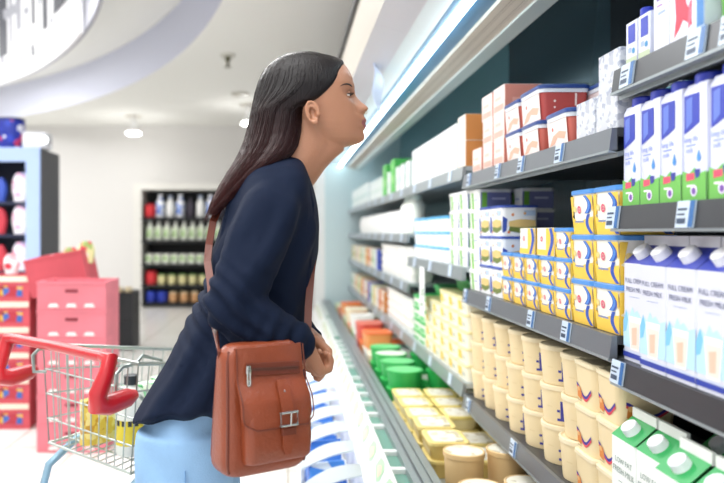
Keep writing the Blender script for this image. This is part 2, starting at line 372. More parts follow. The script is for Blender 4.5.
b = MB(M('#ffffff', 0.3, emit=3.0)); b.tube([(0.10, -0.112, 0.07), (0.10, -0.118, 0.07)], 0.035, 0, 20); b.build('lens', hd)
tag(o, 'small white box lamp on the display unit beside the blue tin', 'lamp')

# ------------------------------------------------------------ red cardboard crates
RED = M('#c24f5a', 0.7, var=0.12, vscale=5); RED2 = M('#d97884', 0.7, var=0.08, vscale=5); CRM = M('#e9dcc8', 0.7); SLOT = M('#f6e9e6', 0.6); DRK = M('#7c2431', 0.8)
def crate_mesh(name, w, d, h, mat, slots=True, goods=False):
    o = empty(name, (0, 0, 0))
    b = MB(mat); t = 0.012
    b.box(0, w, 0, t, 0, h, 0); b.box(0, w, d - t, d, 0, h, 0); b.box(0, t, t, d - t, 0, h, 0); b.box(w - t, w, t, d - t, 0, h, 0); b.box(t, w - t, t, d - t, 0, t, 0)
    b.box(-.003, w + .003, -.003, 0, h - .016, h - .001, 0)
    b.build('crate_body', o, smooth=False)
    if slots:
        for q in (0.16, 0.42, 0.68):
            b = MB(SLOT); b.rings([[(w * (q + dx), yy0_, h * (0.10 + dz)) for dx, dz in ((0, 0), (0.03, 0.12), (0.13, 0.12), (0.16, 0))] for yy0_ in (-0.004, 0)], 0)
            b.build('fold_tab', o, smooth=False)
        b = MB(DRK); b.rbox(w / 2, -0.001, [(h * 0.62, 0.07, 0.004), (h * 0.72, 0.07, 0.004)], 0.002); b.build('hand_hole', o)
    if goods:
        b = MB(patch_material('crate_front_print', '#b02f3f', ['#caa23c', '#3b62b0', '#e2b23c', '#7c2431'], 22, coverage=0.7)); b.rbox(w * 0.5, 0.0, [(h * 0.2, w * 0.7, 0.004), (h * 0.62, w * 0.7, 0.004)], 0.001); b.build('printed_window', o)
        b = MB(CRM); b.box(0.005, w - 0.005, -0.004, 0.0, h * 0.78, h); b.build('cream_band', o, smooth=False)
    return o
cA = crate_mesh('cardboard_crate', 0.385, 0.3, 0.158, RED2)
for i in range(6):
    place(cA, (-1.402, 3.9, 0.159 * i), 0.0, 'pink red cardboard crate in the right stack, %s' % (ORD[i] + ' from the floor'), 'crate', 'crates in the right hand red stack')
cB = crate_mesh('cardboard_crate', 0.30, 0.35, 0.158, RED, slots=False, goods=True)
for i in range(6):
    place(cB, (-1.915, 4.36, 0.159 * i), 0.03, 'red crate with a cream band in the left stack, %s' % (ORD[i] + ' from the floor'), 'crate', 'crates in the left hand red stack')
cC = crate_mesh('cardboard_crate', 0.36, 0.3, 0.24, RED, slots=False)
place(cC, (-1.600, 4.36, 0.815), 0, 'tilted plain red crate on top of the stacks with bright packets in it', 'crate'); cC.rotation_euler = (0.05, -0.20, 0.02)
cD = crate_mesh('cardboard_crate', 0.34, 0.38, 0.163, RED, slots=False)
for i in range(5):
    place(cD, (-1.505, 4.34, 0.164 * i), 0, 'plain red crate hidden behind the pink stack, %s from the floor' % ORD[i], 'crate', 'crates behind the right hand stack')
pk1 = pouch_proto('snack_packet', patch_material('packet_print_a', '#e6dfa6', ['#d9374c', '#f6f2ea', '#9fb56a'], 30, coverage=0.6), 0.11, 0.06, 0.14)
pk2 = pouch_proto('snack_packet', patch_material('packet_print_b', '#f4eef0', ['#d9374c', '#e8b6c0'], 30, coverage=0.5), 0.1, 0.06, 0.13)
for i, (x, z, pr, wd) in enumerate(((-1.50, .955, pk2, 'leftmost'), (-1.40, .99, pk1, 'second from left'), (-1.30, 1.03, pk1, 'tallest'))):
    place(pr, (x, 4.5, z), 0.2 * i, 'bright packet sticking out of the tilted red crate, %s' % wd, 'packet', 'packets in the tilted red crate')
place(pk2, (-1.80, 4.55, 0.957), 0.1, 'red and white packet lying atop the left red crate stack', 'packet')

# black crates with goods and a lone trolley frame further back
BLK = M('#1b1b1e', 0.6)
def black_crate():
    b = MB(BLK); w, d, h, t = 0.25, 0.34, 0.3, 0.015
    b.box(0, w, 0, t, 0, h); b.box(0, w, d - t, d, 0, h); b.box(0, t, t, d - t, 0, h); b.box(w - t, w, t, d - t, 0, h); b.box(t, w - t, t, d - t, 0, t); b.box(-0.01, w + 0.01, -0.008, 0, h - 0.03, h)
    return b.build('plastic_crate', smooth=False)
bc = black_crate()
for i in range(2):
    place(bc, (-1.87, 7.3, 0.301 * i), 0, ['lower', 'upper'][i] + ' black plastic crate standing behind the pink red crates', 'crate', 'black crates behind the red stacks')
ogd = jar_proto('jar', M('#b8643a', 0.5), M('#d8c6a0', 0.5), 0.33, 0.045)
for i in range(2): place(ogd, (-1.80 + i * 0.105, 7.42, 0.318), 0, 'orange jar in the upper black crate, %s from left' % ORD[i], 'jar', 'orange jars in the upper black crate')

# ------------------------------------------------------------ chilled display case, in bays
D = 0.67; XBK = 1.22
BAY = [(0.35, 1.43), (1.43, 2.65), (2.65, 3.87), (3.87, 5.10), (5.10, 6.30), (6.30, 7.60)]
BN = ['nearest', 'second', 'third', 'fourth', 'fifth', 'farthest']
C_GREY = M('#cfcdd4', 0.4); C_BEI = M('#b3aea4', 0.5); C_DK = M('#3a3a3c', 0.5); C_GL = M('#e6eef2', 0.25); C_BLUE = M('#27597a', 0.3); 
C_LIP = M('#c9d2cf', 0.3, 0.3); C_IN = M('#2c3339', 0.22, 0.3, var=0.25, vscale=3); C_IN_GLOW_MID = M('#3a515b', 0.25, 0.3); C_IN_GLOW_FAR = M('#6f9aa2', 0.35, 0.15); C_SH = M('#4a4c50', 0.4, 0.4); C_SHW = M('#b9c3c6', 0.4, 0.3)
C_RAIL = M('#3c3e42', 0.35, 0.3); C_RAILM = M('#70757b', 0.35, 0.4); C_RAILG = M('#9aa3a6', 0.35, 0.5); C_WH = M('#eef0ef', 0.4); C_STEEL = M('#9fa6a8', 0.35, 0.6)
TAGW = M('#c4d2e2', 0.35); TAGB = M('#1f5f9c', 0.4); TAGD = M('#30435c', 0.4)
TUBE = M('#eafcff', 0.4, emit=11.0, name='light_tube')
GLOWI = M('#d8f4ff', 0.4, emit=5.0, name='added_glow')  # glow of the strip added to light the back panel
def grille_mat():
    m = bpy.data.materials.new('perforated_grille'); m.use_nodes = True; nt = m.node_tree; bs = nt.nodes['Principled BSDF']
    tc = nt.nodes.new('ShaderNodeTexCoord'); v = nt.nodes.new('ShaderNodeTexVoronoi'); v.inputs['Scale'].default_value = 130; v.inputs['Randomness'].default_value = 0
    nt.links.new(tc.outputs['Object'], v.inputs['Vector']); r = nt.nodes.new('ShaderNodeValToRGB'); r.color_ramp.elements[0].position = 0.25; r.color_ramp.elements[1].position = 0.35
    r.color_ramp.elements[0].color = lin('#77695a'); r.color_ramp.elements[1].color = lin('#bdb3a6'); nt.links.new(v.outputs['Distance'], r.inputs[0]); nt.links.new(r.outputs[0], bs.inputs['Base Color']); bs.inputs['Roughness'].default_value = 0.5
    return m
GRI = grille_mat()
def hole_band():
    m = bpy.data.materials.new('slotted_rail'); m.use_nodes = True; nt = m.node_tree; bs = nt.nodes['Principled BSDF']
    tc = nt.nodes.new('ShaderNodeTexCoord'); sp = nt.nodes.new('ShaderNodeSeparateXYZ'); nt.links.new(tc.outputs['Object'], sp.inputs[0])
    w = nt.nodes.new('ShaderNodeMath'); w.operation = 'MULTIPLY'; w.inputs[1].default_value = 9; nt.links.new(sp.outputs[1], w.inputs[0])
    f = nt.nodes.new('ShaderNodeMath'); f.operation = 'FRACT'; nt.links.new(w.outputs[0], f.inputs[0])
    r = nt.nodes.new('ShaderNodeValToRGB'); r.color_ramp.interpolation = 'CONSTANT'; r.color_ramp.elements[0].color = lin('#8d989b'); r.color_ramp.elements[1].position = 0.78; r.color_ramp.elements[1].color = lin('#c9d3d4')
    nt.links.new(f.outputs[0], r.inputs[0]); nt.links.new(r.outputs[0], bs.inputs['Base Color']); bs.inputs['Roughness'].default_value = 0.35; bs.inputs['Metallic'].default_value = 0.3
    return m
SLR = hole_band(); C_TR = M('#6f9c8c', 0.5)
FLG = M('#b9dcb4', 0.5); FLP = M('#f0cdbb', 0.5); GFL = patch_material('green_flower_print', '#f0f3ee', ['#a9cf9a', '#e8c9a4'], 9, coverage=0.2)
# shelf levels: (height relative to the eye, depth, list of tag positions)
SHELVES = [[0.328, 0.052, -0.258, -0.61], [0.214, -0.213, -0.61], [0.25, -0.135, -0.575], [0.25, -0.01, -0.285, -0.575], [0.25, -0.01, -0.285, -0.575], [0.25, -0.01, -0.285, -0.575]]
TAGS = {(0, 0): [1.36, 1.13, 1.04], (0, 1): [1.42, 1.16, 0.97], (0, 2): [1.40, 1.02], (1, 0): [2.55, 2.2, 1.98, 1.70], (1, 1): [2.6, 2.3, 1.9, 1.66], (1, 2): [2.56, 2.05, 1.6]}
for bi, (y0, y1) in enumerate(BAY):
    y0 += .0006; y1 -= .0006
    case = empty('chilled_display_case', (D, y0, 0)); inv = Matrix.Translation(-case.location)
    tag(case, '%s bay of the long chilled dairy case along the right side%s' % (BN[bi], ', holding milk cartons' if bi == 0 else ''), 'display case', 'bays of the chilled dairy case')
    def cb(mb, name, par=case, smooth=False):
        o = mb.build(name, par, smooth); o.matrix_parent_inverse = inv.copy() if par is case else Matrix(); return o
    near = bi < 2; e = 0.0
    b = MB(C_DK); b.prism([(0.312, H + 1.10), (0.335, H + 1.10), (0.335, H + 1.07), (0.312, H + 1.07)], y0, y1, 0); cb(b, 'top_trim')
    b = MB(C_BEI, C_GREY); b.prism([(0.33, H + 1.07), (0.40, H + 1.07), (0.40, H + 0.81), (0.33, H + 0.79)], y0, y1, 0)
    b.prism([(0.33, H + 0.79), (0.40, H + 0.81), (0.46, H + 0.78), (0.452, H + 0.75)], y0, y1, 1); cb(b, 'canopy_front')
    b = MB(C_GL, C_BLUE, GRI, C_LIP)
    b.prism([(0.452, H + 0.75), (0.46, H + 0.78), (0.53, H + 0.77), (0.525, H + 0.735)], y0, y1, 0)
    b.prism([(0.525, H + 0.735), (0.53, H + 0.79), (0.66, H + 0.76), (0.645, H + 0.705)][:2] + [(0.645, H + 0.765), (0.645, H + 0.715)], y0, y1, 1)
    b.prism([(0.645, H + 0.70), (0.645, H + 0.765), (0.725, H + 0.75), (0.722, H + 0.68)], y0, y1, 2)
    b.prism([(0.722, H + 0.672), (0.722, H + 0.75), (0.80, H + 0.75), (0.775, H + 0.665)], y0, y1, 3); cb(b, 'canopy_underside')
    b = MB(C_DK); b.box(0.40, XBK, y0, y1, H + 1.06, H + 1.09); cb(b, 'case_top')
    b = MB(TUBE, C_WH); b.tube([(0.565, y0 + 0.012, H + 0.716), (0.565, y1 - 0.012, H + 0.716)], 0.011, 0, 10); b.box(0.558, 0.572, y0, y0 + 0.012, H + 0.706, H + 0.76, 1); b.box(0.558, 0.572, y1 - 0.012, y1, H + 0.706, H + 0.76, 1); cb(b, 'light_tube')
    b = MB(C_IN if near else C_IN_GLOW_MID if bi == 2 else C_IN_GLOW_FAR); b.box(XBK, XBK + 0.04, y0, y1, 0.35, H + 1.06); cb(b, 'back_panel')  # panel lightens in the farther bays: bright glow painted into its colour
    b = MB(GLOWI); b.box(0.83, 0.85, y0 + .03, y1 - .03, H + 0.79, H + 0.80); cb(b, 'added_glow_strip')  # added glowing strip, hidden behind the lip, lights the back panel
    if near:
        b = MB(M('#8fd0d8', 0.3)); b.tube([(XBK - 0.05, y0 + 0.02, H + 0.44), (XBK - 0.05, y1 - 0.02, H + 0.44)], 0.006, 0, 6); cb(b, 'air_duct_rod')
    for si, z in enumerate(SHELVES[bi]):
        xf = D
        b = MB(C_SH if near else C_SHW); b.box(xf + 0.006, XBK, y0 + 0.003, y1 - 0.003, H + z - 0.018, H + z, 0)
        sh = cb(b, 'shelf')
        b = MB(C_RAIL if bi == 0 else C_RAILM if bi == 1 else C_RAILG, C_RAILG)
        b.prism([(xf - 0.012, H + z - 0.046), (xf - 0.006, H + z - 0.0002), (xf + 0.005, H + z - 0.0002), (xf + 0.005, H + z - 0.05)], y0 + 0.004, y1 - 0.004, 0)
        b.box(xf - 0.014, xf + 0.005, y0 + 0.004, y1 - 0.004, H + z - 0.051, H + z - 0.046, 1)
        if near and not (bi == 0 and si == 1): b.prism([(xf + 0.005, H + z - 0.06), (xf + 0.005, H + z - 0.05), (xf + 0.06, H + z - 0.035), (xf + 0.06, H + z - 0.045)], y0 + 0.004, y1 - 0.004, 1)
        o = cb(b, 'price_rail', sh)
        ys = TAGS.get((bi, si)) or [y0 + 0.2 + 0.4 * q for q in range(3)]
        for ty in ys:
            b = MB(TAGW, TAGB, TAGD); w = 0.026
            pf = lambda u, v: (xf - 0.0155 + 0.006 * v / 0.046, ty - u, H + z - 0.046 + v)
            b.rings([[pf(-w, 0.001), pf(w, 0.001), pf(w, 0.046), pf(-w, 0.046)], [(p[0] + 0.003, p[1], p[2]) for p in (pf(-w, 0.001), pf(w, 0.001), pf(w, 0.046), pf(-w, 0.046))]], 0)
            if near:
                def q(u0, u1, v0, v1, mt, ee=0.0006): b.face([(lambda p: (p[0] - ee, p[1], p[2]))(pf(u, v)) for u, v in ((u0, v0), (u1, v0), (u1, v1), (u0, v1))], mt)
                q(0.012, 0.026, 0.002, 0.046, 1); q(-0.022, 0.006, 0.030, 0.034, 2); q(-0.022, 0.0, 0.022, 0.025, 2); q(-0.022, 0.004, 0.008, 0.017, 2)
            cb(b, 'price_tag', sh)
    # lower front, rounded guard and deck
    b = MB(C_WH, GFL); b.prism([(0.262, H - 0.86), (0.322, H - 0.752), (0.328, H - 0.752), (0.34, H - 0.78), (0.36, H - 1.14), (0.258, H - 1.14)], y0, y1, 0)
    ny = int((y1 - y0) / .2)
    for q in range(ny):
        yy0 = y0 + .02 + q * .2
        def fp_(a, c_, e_=.0012): return (0.262 + .060 * a - e_, yy0 + c_, H - .86 + .108 * a + e_ * .5)
        b.face([fp_(.42, .03), fp_(.55, .0), (fp_(.82, .01)), fp_(.95, .06), fp_(.90, .12), fp_(.60, .13)], FLG); b.face([fp_(.52, .035, .002), fp_(.70, .02, .002), fp_(.82, .06, .002), fp_(.70, .10, .002)], FLP)
    cb(b, 'front_fascia')
    b = MB(C_DK); b.box(0.42, XBK, y0, y1, 0.0, 0.10); cb(b, 'plinth')
    b = MB(C_TR, C_RAILG, C_WH, C_STEEL); b.box(.328, .372, y0, y1, H - .80, H - .765, 0)
    for q in range(int((y1 - y0) / .18)): b.box(.326, .374, y0 + .06 + .18 * q, y0 + .085 + .18 * q, H - .765, H - .75, 2)
    for xa, xb__, zt, mt in ((.372, .392, .742, 1), (.392, .400, .75, 3), (.400, .422, .738, 1), (.422, .430, .748, 3), (.430, .455, .742, 1)): b.box(xa, xb__, y0, y1, H - .83, H - zt, mt)
    cb(b, 'bumper_rail')
    b = MB(C_SHW); b.box(0.455, XBK, y0, y1, 0.38, H - 0.82); b.box(0.37, XBK, y0, y1, 0.10, 0.38); cb(b, 'bottom_deck')
    if bi == 5:
        b = MB(C_WH, M('#cfe3e6', 0.2)); b.box(0.29, 0.40, y1, y1 + 0.05, 0, H + 1.08, 0); b.box(0.40, XBK + 0.04, y1, y1 + 0.03, 0, H + 1.08, 1); cb(b, 'end_panel')

# hanging paper labels
def ribbon(b, pts, w, mat, th=0.0012):
    """pts (y, z) curve points seen from the aisle, w wide along y, thin along x"""
    b.rings([[(p[0], p[1] - w / 2, p[2]), (p[0], p[1] + w / 2, p[2]), (p[0] + th, p[1] + w / 2, p[2]), (p[0] + th, p[1] - w / 2, p[2])] for p in pts], mat)
b = MB(M('#c3c6d8', 0.6)); rr = []
for i in range(15):
    t = i / 14; x = 0.40 + 0.012 * math.sin(t * 5) ; px = 372 + 12 * t + 4 * math.sin(t * 6.0); c = P(px, 58 + 56 * t, 3.2); w = 0.035 + 0.02 * math.sin(t * PI) ** 2
    rr.append([(c.x - w / 2, 3.2 - 0.02, c.z + 0.01), (c.x + w / 2, 3.2 + 0.05, c.z - 0.01), (c.x + w / 2, 3.203 + 0.05, c.z - 0.01), (c.x - w / 2, 3.203 - 0.02, c.z + 0.01)])
b.rings(rr, 0); tag(b.build('hanging_label'), 'curled white paper label hanging from the case canopy before the woman\'s face', 'label')
b = MB(M('#f0f3f2', 0.5), M('#9fb09f', 0.5)); b.box(0.648, 0.650, 3.33, 3.45, H - 0.39, H - 0.17, 0); b.box(0.647, 0.648, 3.36, 3.42, H - 0.36, H - 0.34, 1); b.box(0.647, 0.648, 3.35, 3.40, H - 0.31, H - 0.27, 1)
tag(b.build('shelf_sign', smooth=False), 'narrow upright white shelf sign hanging beside the yellow tray stacks', 'sign')

# ------------------------------------------------------------ product builders (origin: middle of the base, front faces -x, near side faces -y)
class Pack(MB):
    """a box-like pack with printed marks on its front (-x) and near (-y) faces"""
    def setup(s, d, w, h, taper=0.0): s.d, s.w, s.h, s.t = d, w, h, taper; return s
    def fr(s, u, v, e=0.0007): # u from left (far end) to right, v up
        ins = s.t * (1 - v / s.h); return (-s.d / 2 + ins - e, s.w / 2 - u, v)
    def nr(s, u, v, e=0.0007):
        ins = s.t * (1 - v / s.h); return (-s.d / 2 + u, -s.w / 2 + ins - e, v)
    def mark(s, side, pts, mat, e=0.0007):
        f = s.fr if side == 'f' else s.nr
        s.face([f(u, v, e) for u, v in pts], mat)
    def quad(s, side, u0, u1, v0, v1, mat, e=0.0007): s.mark(side, [(u0, v0), (u1, v0), (u1, v1), (u0, v1)], mat, e)
    def disc(s, side, cu, cv, r, mat, e=0.0009, ri=0):
        n = 14
        if ri == 0: s.mark(side, [(cu + r * math.cos(2 * PI * i / n), cv + r * math.sin(2 * PI * i / n)) for i in range(n)], mat, e)
        else:
            for i in range(n):
                a, c = 2 * PI * i / n, 2 * PI * (i + 1) / n
                s.mark(side, [(cu + ri * math.cos(a), cv + ri * math.sin(a)), (cu + r * math.cos(a), cv + r * math.sin(a)), (cu + r * math.cos(c), cv + r * math.sin(c)), (cu + ri * math.cos(c), cv + ri * math.sin(c))], mat, e)
    def swoosh(s, side, fn, n, mat, e=0.0008):
        """fn(t) -> (u0, u1, v)"""
        for i in range(n):
            a0, a1, av = fn(i / n); b0, b1, bv = fn((i + 1) / n)
            s.mark(side, [(a0, av), (a1, av), (b1, bv), (b0, bv)], mat, e)
    def letters(s, side, string, cu, cv, size, mat, e=0.0010):
        f = s.fr if side == 'f' else s.nr
        s.text(string, lambda u, v: f(cu + u, cv + v, e), size, mat)
def gable(name, body, top, words, fin, side_extra=True, w=0.09, d=0.09, h=0.195, green=False):
    p = Pack(body).setup(d, w, h)
    p.rbox(0, 0, [(0, d, w), (h, d, w)], 0.003, body, 1)
    rz = h + 0.036
    p.rings([[(-d / 2, w / 2, h), (-d / 2, -w / 2, h)], [(-0.004, w / 2 - 0.001, rz), (-0.004, -w / 2 + 0.001, rz)], [(0.004, w / 2 - 0.001, rz), (0.004, -w / 2 + 0.001, rz)], [(d / 2, w / 2, h), (d / 2, -w / 2, h)]], top, False, False, False)
    for sy in (1, -1):
        y = sy * w / 2; p.face([(-d / 2, y, h), (d / 2, y, h), (0, y * 0.45, h + 0.012)], top); p.face([(-d / 2, y, h), (0, y * 0.45, h + 0.012), (-0.004, y * 0.98, rz)], top); p.face([(d / 2, y, h), (0, y * 0.45, h + 0.012), (0.004, y * 0.98, rz)], top)
    p.box(-0.0035, 0.0035, -w / 2 + 0.001, w / 2 - 0.001, rz - 0.002, rz + 0.019, fin)
    tx = M('#3a4470', 0.5)
    if not green:
        cu = w / 2
        p.letters('f', words[0], cu, h * 0.80, 0.0132, tx); p.letters('f', words[1], cu, h * 0.71, 0.0132, tx); p.quad('f', cu - 0.02, cu + 0.02, h * 0.655, h * 0.66, M('#98a6c4', 0.5))
        # splash, glass and band
        p.mark('f', [(0.0, h * .30), (0.006, h * .42), (0.016, h * .50), (0.026, h * .46), (0.036, h * .56), (0.045, h * .50), (0.056, h * .53), (0.07, h * .47), (0.09, h * .50), (0.09, h * .14), (0.0, h * .14)], M('#b9dcf3', 0.5), 0.0006)
        p.mark('f', [(0.0, h * .40), (0.012, h * .52), (0.02, h * .42), (0.012, h * .30), (0.0, h * .28)], M('#7cc0ea', 0.5), 0.0008)
        p.mark('f', [(0.022, h * .46), (0.072, h * .46), (0.064, h * .12), (0.030, h * .12)], M('#f4f1ee', 0.5), 0.0010)
        p.mark('f', [(0.026, h * .40), (0.068, h * .40), (0.062, h * .14), (0.032, h * .14)], M('#f0ddd2', 0.5), 0.0012)
        p.mark('f', [(0.036, h * .34), (0.056, h * .36), (0.054, h * .18), (0.038, h * .17)], M('#e6bfa8', 0.5), 0.0014)
        p.quad('f', 0, w, h * 0.035, h * 0.085, M('#2b3ea0', 0.5)); p.quad('f', 0, w, h * 0.09, h * 0.10, M('#c9d6ee', 0.5))
        p.quad('n', 0, d, h * 0.035, h * 0.085, M('#2b3ea0', 0.5))
    else:
        cu = w * 0.55; tg = M('#7f9088', 0.5)
        p.letters('f', words[0], cu, h * 0.76, 0.0155, tg); p.letters('f', words[1], cu, h * 0.66, 0.0165, tg); p.quad('f', cu - 0.02, cu + 0.02, h * 0.58, h * 0.586, tg)
        p.mark('f', [(0.0, h * .5), (0.010, h * .46), (0.012, h * .3), (0.018, h * .1), (0, h * .05)], M('#a9d6a0', 0.5))
        p.quad('f', w * 0.05, w * 0.95, h + 0.0, h + 0.0, top)
        for i in range(6): p.quad('n', d * 0.35, d * 0.62, h * (0.72 - i * 0.028), h * (0.735 - i * 0.028), M('#565c60', 0.5))
    o = p.build(name, smooth=False)
    n = Vector((-0.036, 0, d / 2)).normalized(); c = Vector((-d / 4 - 0.002, 0, h + 0.018))
    q = MB(M('#f1f1f6', 0.35)); q.tube([c - n * 0.004, c + n * 0.0, c + n * 0.015, c + n * 0.017], [0.0185, 0.0175, 0.0165, 0.014], 0, 20); q.build('bottle_cap', o)
    return o
WHC = M('#d8dae8', 0.4)
fc = gable('milk_carton', WHC, M('#3340a8', 0.4), ('FULL CREAM', 'FRESH MILK'), M('#f1f1f8', 0.4))
xs = 0.095 / 2 + D - 0.004
for i, yc in enumerate([1.380, 1.289, 1.198, 1.106, 1.014]):
    place(fc, (xs + (0.012 if i == 0 else 0), yc, H - 0.258), 0, 'blue topped full cream milk carton, %s from the left on its shelf' % ORD[i], 'milk carton', 'full cream milk cartons')
gr = gable('milk_carton', M('#eef1ec', 0.4), M('#1d9c4e', 0.35), ('LOW FAT', 'FRESH MILK'), M('#f1f3ee', 0.4), w=0.094, d=0.092, h=0.2, green=True)
for i, (xc, yc) in enumerate(((0.70, 1.375), (0.70, 1.275), (0.68, 1.168), (0.68, 1.066))):
    place(gr, (xc, yc, H - 0.61), 0, 'green topped low fat milk carton, %s from the left in the front row' % ORD[i], 'milk carton', 'low fat milk cartons')
for i, (xc, yc) in enumerate(((0.81, 1.27), (0.81, 1.17), (0.80, 1.07))):
    place(gr, (xc, yc, H - 0.61), 0, 'green topped low fat milk carton in the shaded back row, %s from left' % ORD[i], 'milk carton', 'low fat milk cartons')
# slim cartons with blue cap
def slim(name, w=0.068, d=0.068, h=0.184):
    p = Pack(M('#d2d5ea', 0.35)).setup(d, w, h); p.rbox(0, 0, [(0, d, w), (h, d, w), (h + 0.012, d * 0.86, w * 0.9)], 0.005, 0, 2)
    p.mark('f', [(0.006, h * .97), (0.050, h * .97), (0.050, h * .70), (0.030, h * .66), (0.006, h * .62)], M('#2f3fb0', 0.4))
    p.mark('f', [(0.012, h * .93), (0.030, h * .95), (0.030, h * .72), (0.012, h * .66)], M('#5f78d0', 0.4), 0.001)
    lb = M('#7f93d8', 0.5)
    p.letters('f', 'long life', 0.026, h * .54, 0.013, lb); p.quad('f', 0.012, 0.040, h * .50, h * .51, lb); p.letters('f', 'milk', 0.022, h * .44, 0.012, lb)
    p.disc('f', 0.048, h * .38, 0.006, M('#4a8fd4', 0.4)); p.mark('f', [(0.043, h * .40), (0.053, h * .40), (0.048, h * .46)], M('#4a8fd4', 0.4), 0.001)
    g = M('#6fb955', 0.5); p.mark('f', [(0, 0), (w, 0), (w, h * .26), (0.05, h * .24), (0.036, h * .30), (0.02, h * .25), (0, h * .28)], g, 0.0006); p.quad('n', 0, d, 0, h * .25, g, 0.0006)
    p.mark('f', [(0.012, h * .25), (0.036, h * .25), (0.036, h * .19), (0.012, h * .18)], M('#e0506a', 0.5), 0.001); p.mark('f', [(0.036, h * .28), (0.052, h * .28), (0.050, h * .21), (0.040, h * .20)], M('#3a3f9a', 0.5), 0.0011)
    p.disc('f', 0.034, h * .09, 0.010, M('#e8e2f2', 0.5), 0.001); p.disc('f', 0.034, h * .085, 0.006, M('#7a4ea8', 0.5), 0.0012)
    p.quad('f', 0.014, 0.030, h * .125, h * .145, M('#f2f4ea', 0.5), 0.001)
    o = p.build(name)
    q = MB(M('#2738b4', 0.35)); q.lathe(-0.006, 0, [(0.022, h + 0.006), (0.024, h + 0.008), (0.024, h + 0.026), (0.021, h + 0.029)], 0, 22); q.build('bottle_cap', o)
    return o
sl = slim('milk_carton')
for i, yc in enumerate([1.385, 1.314, 1.243, 1.170, 1.094, 1.018]):
    place(sl, (D + 0.040, yc, H + 0.052), 0, 'slim milk carton with blue cap and green base, %s from left' % ORD[i], 'milk carton', 'slim milk cartons with blue caps')
# top shelf of the nearest bay
def slant(name, w, d, h, drop, art):
    p = Pack(M('#e2e4f4', 0.35)).setup(d, w, h)
    p.rings([[(-d / 2, w / 2, 0), (-d / 2, -w / 2, 0), (d / 2, -w / 2, 0), (d / 2, w / 2, 0)], [(-d / 2, w / 2, h - drop), (-d / 2, -w / 2, h - drop), (d / 2, -w / 2, h), (d / 2, w / 2, h)]], 0)
    art(p, w, h - drop); return p.build(name, smooth=False)
BLU = M('#2236b0', 0.4)
def art_small(p, w, h):
    p.quad('f', w * .2, w * .85, h * .5, h * .93, BLU); p.disc('f', w * .7, h * .30, w * .14, M('#3f8fc0', 0.5)); p.quad('f', w * .2, w * .5, h * .28, h * .4, M('#9fb0d8', 0.5)); p.quad('f', 0, w, 0, h * .16, M('#bcc8a8', 0.5))
s1 = slant('juice_carton', 0.042, 0.06, 0.095, 0.012, art_small)
place(s1, (D + 0.03, 1.371, H + 0.328), 0, 'small blue and white carton at the left end of the top near shelf', 'carton', 'small cartons on the top near shelf')
q = MB(BLU); q.lathe(0, 0, [(0.012, 0.09), (0.012, 0.108), (0.01, 0.11)], 0, 16)
place(s1, (D + 0.03, 1.322, H + 0.328), 0, 'small blue and white carton between the small and tall ones, top near shelf', 'carton', 'small cartons on the top near shelf')
o = q.build('bottle_cap', bpy.data.objects['juice_carton'])
def art_tall(p, w, h):
    p.quad('f', w * .15, w * .7, h * .62, h * .95, BLU); p.quad('f', w * .2, w * .8, h * .5, h * .53, M('#8c7ab8', 0.5)); p.quad('f', w * .3, w * .8, h * .36, h * .385, M('#9fb0d8', 0.5)); p.quad('f', w * .2, w * .6, h * .44, h * .46, M('#b08ac0', 0.5))
place(slant('tall_carton', 0.05, 0.07, 0.19, 0.01, art_tall), (D + 0.035, 1.262, H + 0.328), 0, 'tall white carton with blue patch beside the red and white pack', 'carton')
def art_red(p, w, h):
    r = M('#e2354f', 0.5); p.mark('f', [(w * .14, h * .04), (w * .2, h * .2), (w * .17, h * .38), (w * .34, h * .5), (w * .44, h * .43), (w * .5, h * .28), (w * .62, h * .2), (w * .66, h * .08), (w * .4, h * .16), (w * .3, h * .1)], r)
    p.mark('f', [(w * .14, h * .52), (w * .6, h * .60), (w * .6, h * .66), (w * .14, h * .58)], M('#e2b545', 0.5)); p.letters('f', 'yoghurt', w * .42, h * .76, 0.018, M('#6a5a98', 0.5)); p.mark('f', [(w * .55, h * .06), (w * .64, h * .1), (w * .66, h * .3), (w * .58, h * .26)], M('#e8607a', 0.5), 0.001)
    p.quad('f', w * .78, w, 0, h, M('#a9c2e0', 0.5)); p.quad('f', w * .8, w * .98, h * .04, h * .35, M('#3f7fc0', 0.5), 0.001)
place(slant('milk_pack', 0.104, 0.07, 0.21, 0.005, art_red), (D + 0.035, 1.182, H + 0.328), 0, 'large white pack with red picture and yellow band, top near shelf', 'pack')
gp = patch_material('green_leaf_print', '#5aa63a', ['#7cc050', '#3f8a2c', '#d8e8c8'], 26, coverage=0.55)
b = MB(gp, M('#dfe8ea', 0.4)); bag_mesh(b, 0.085, 0.06, 0.2, 0); place(b.build('snack_packet'), (D + 0.035, 1.078, H + 0.330), 0, 'green leafy bag at the right end of the top near shelf', 'packet')

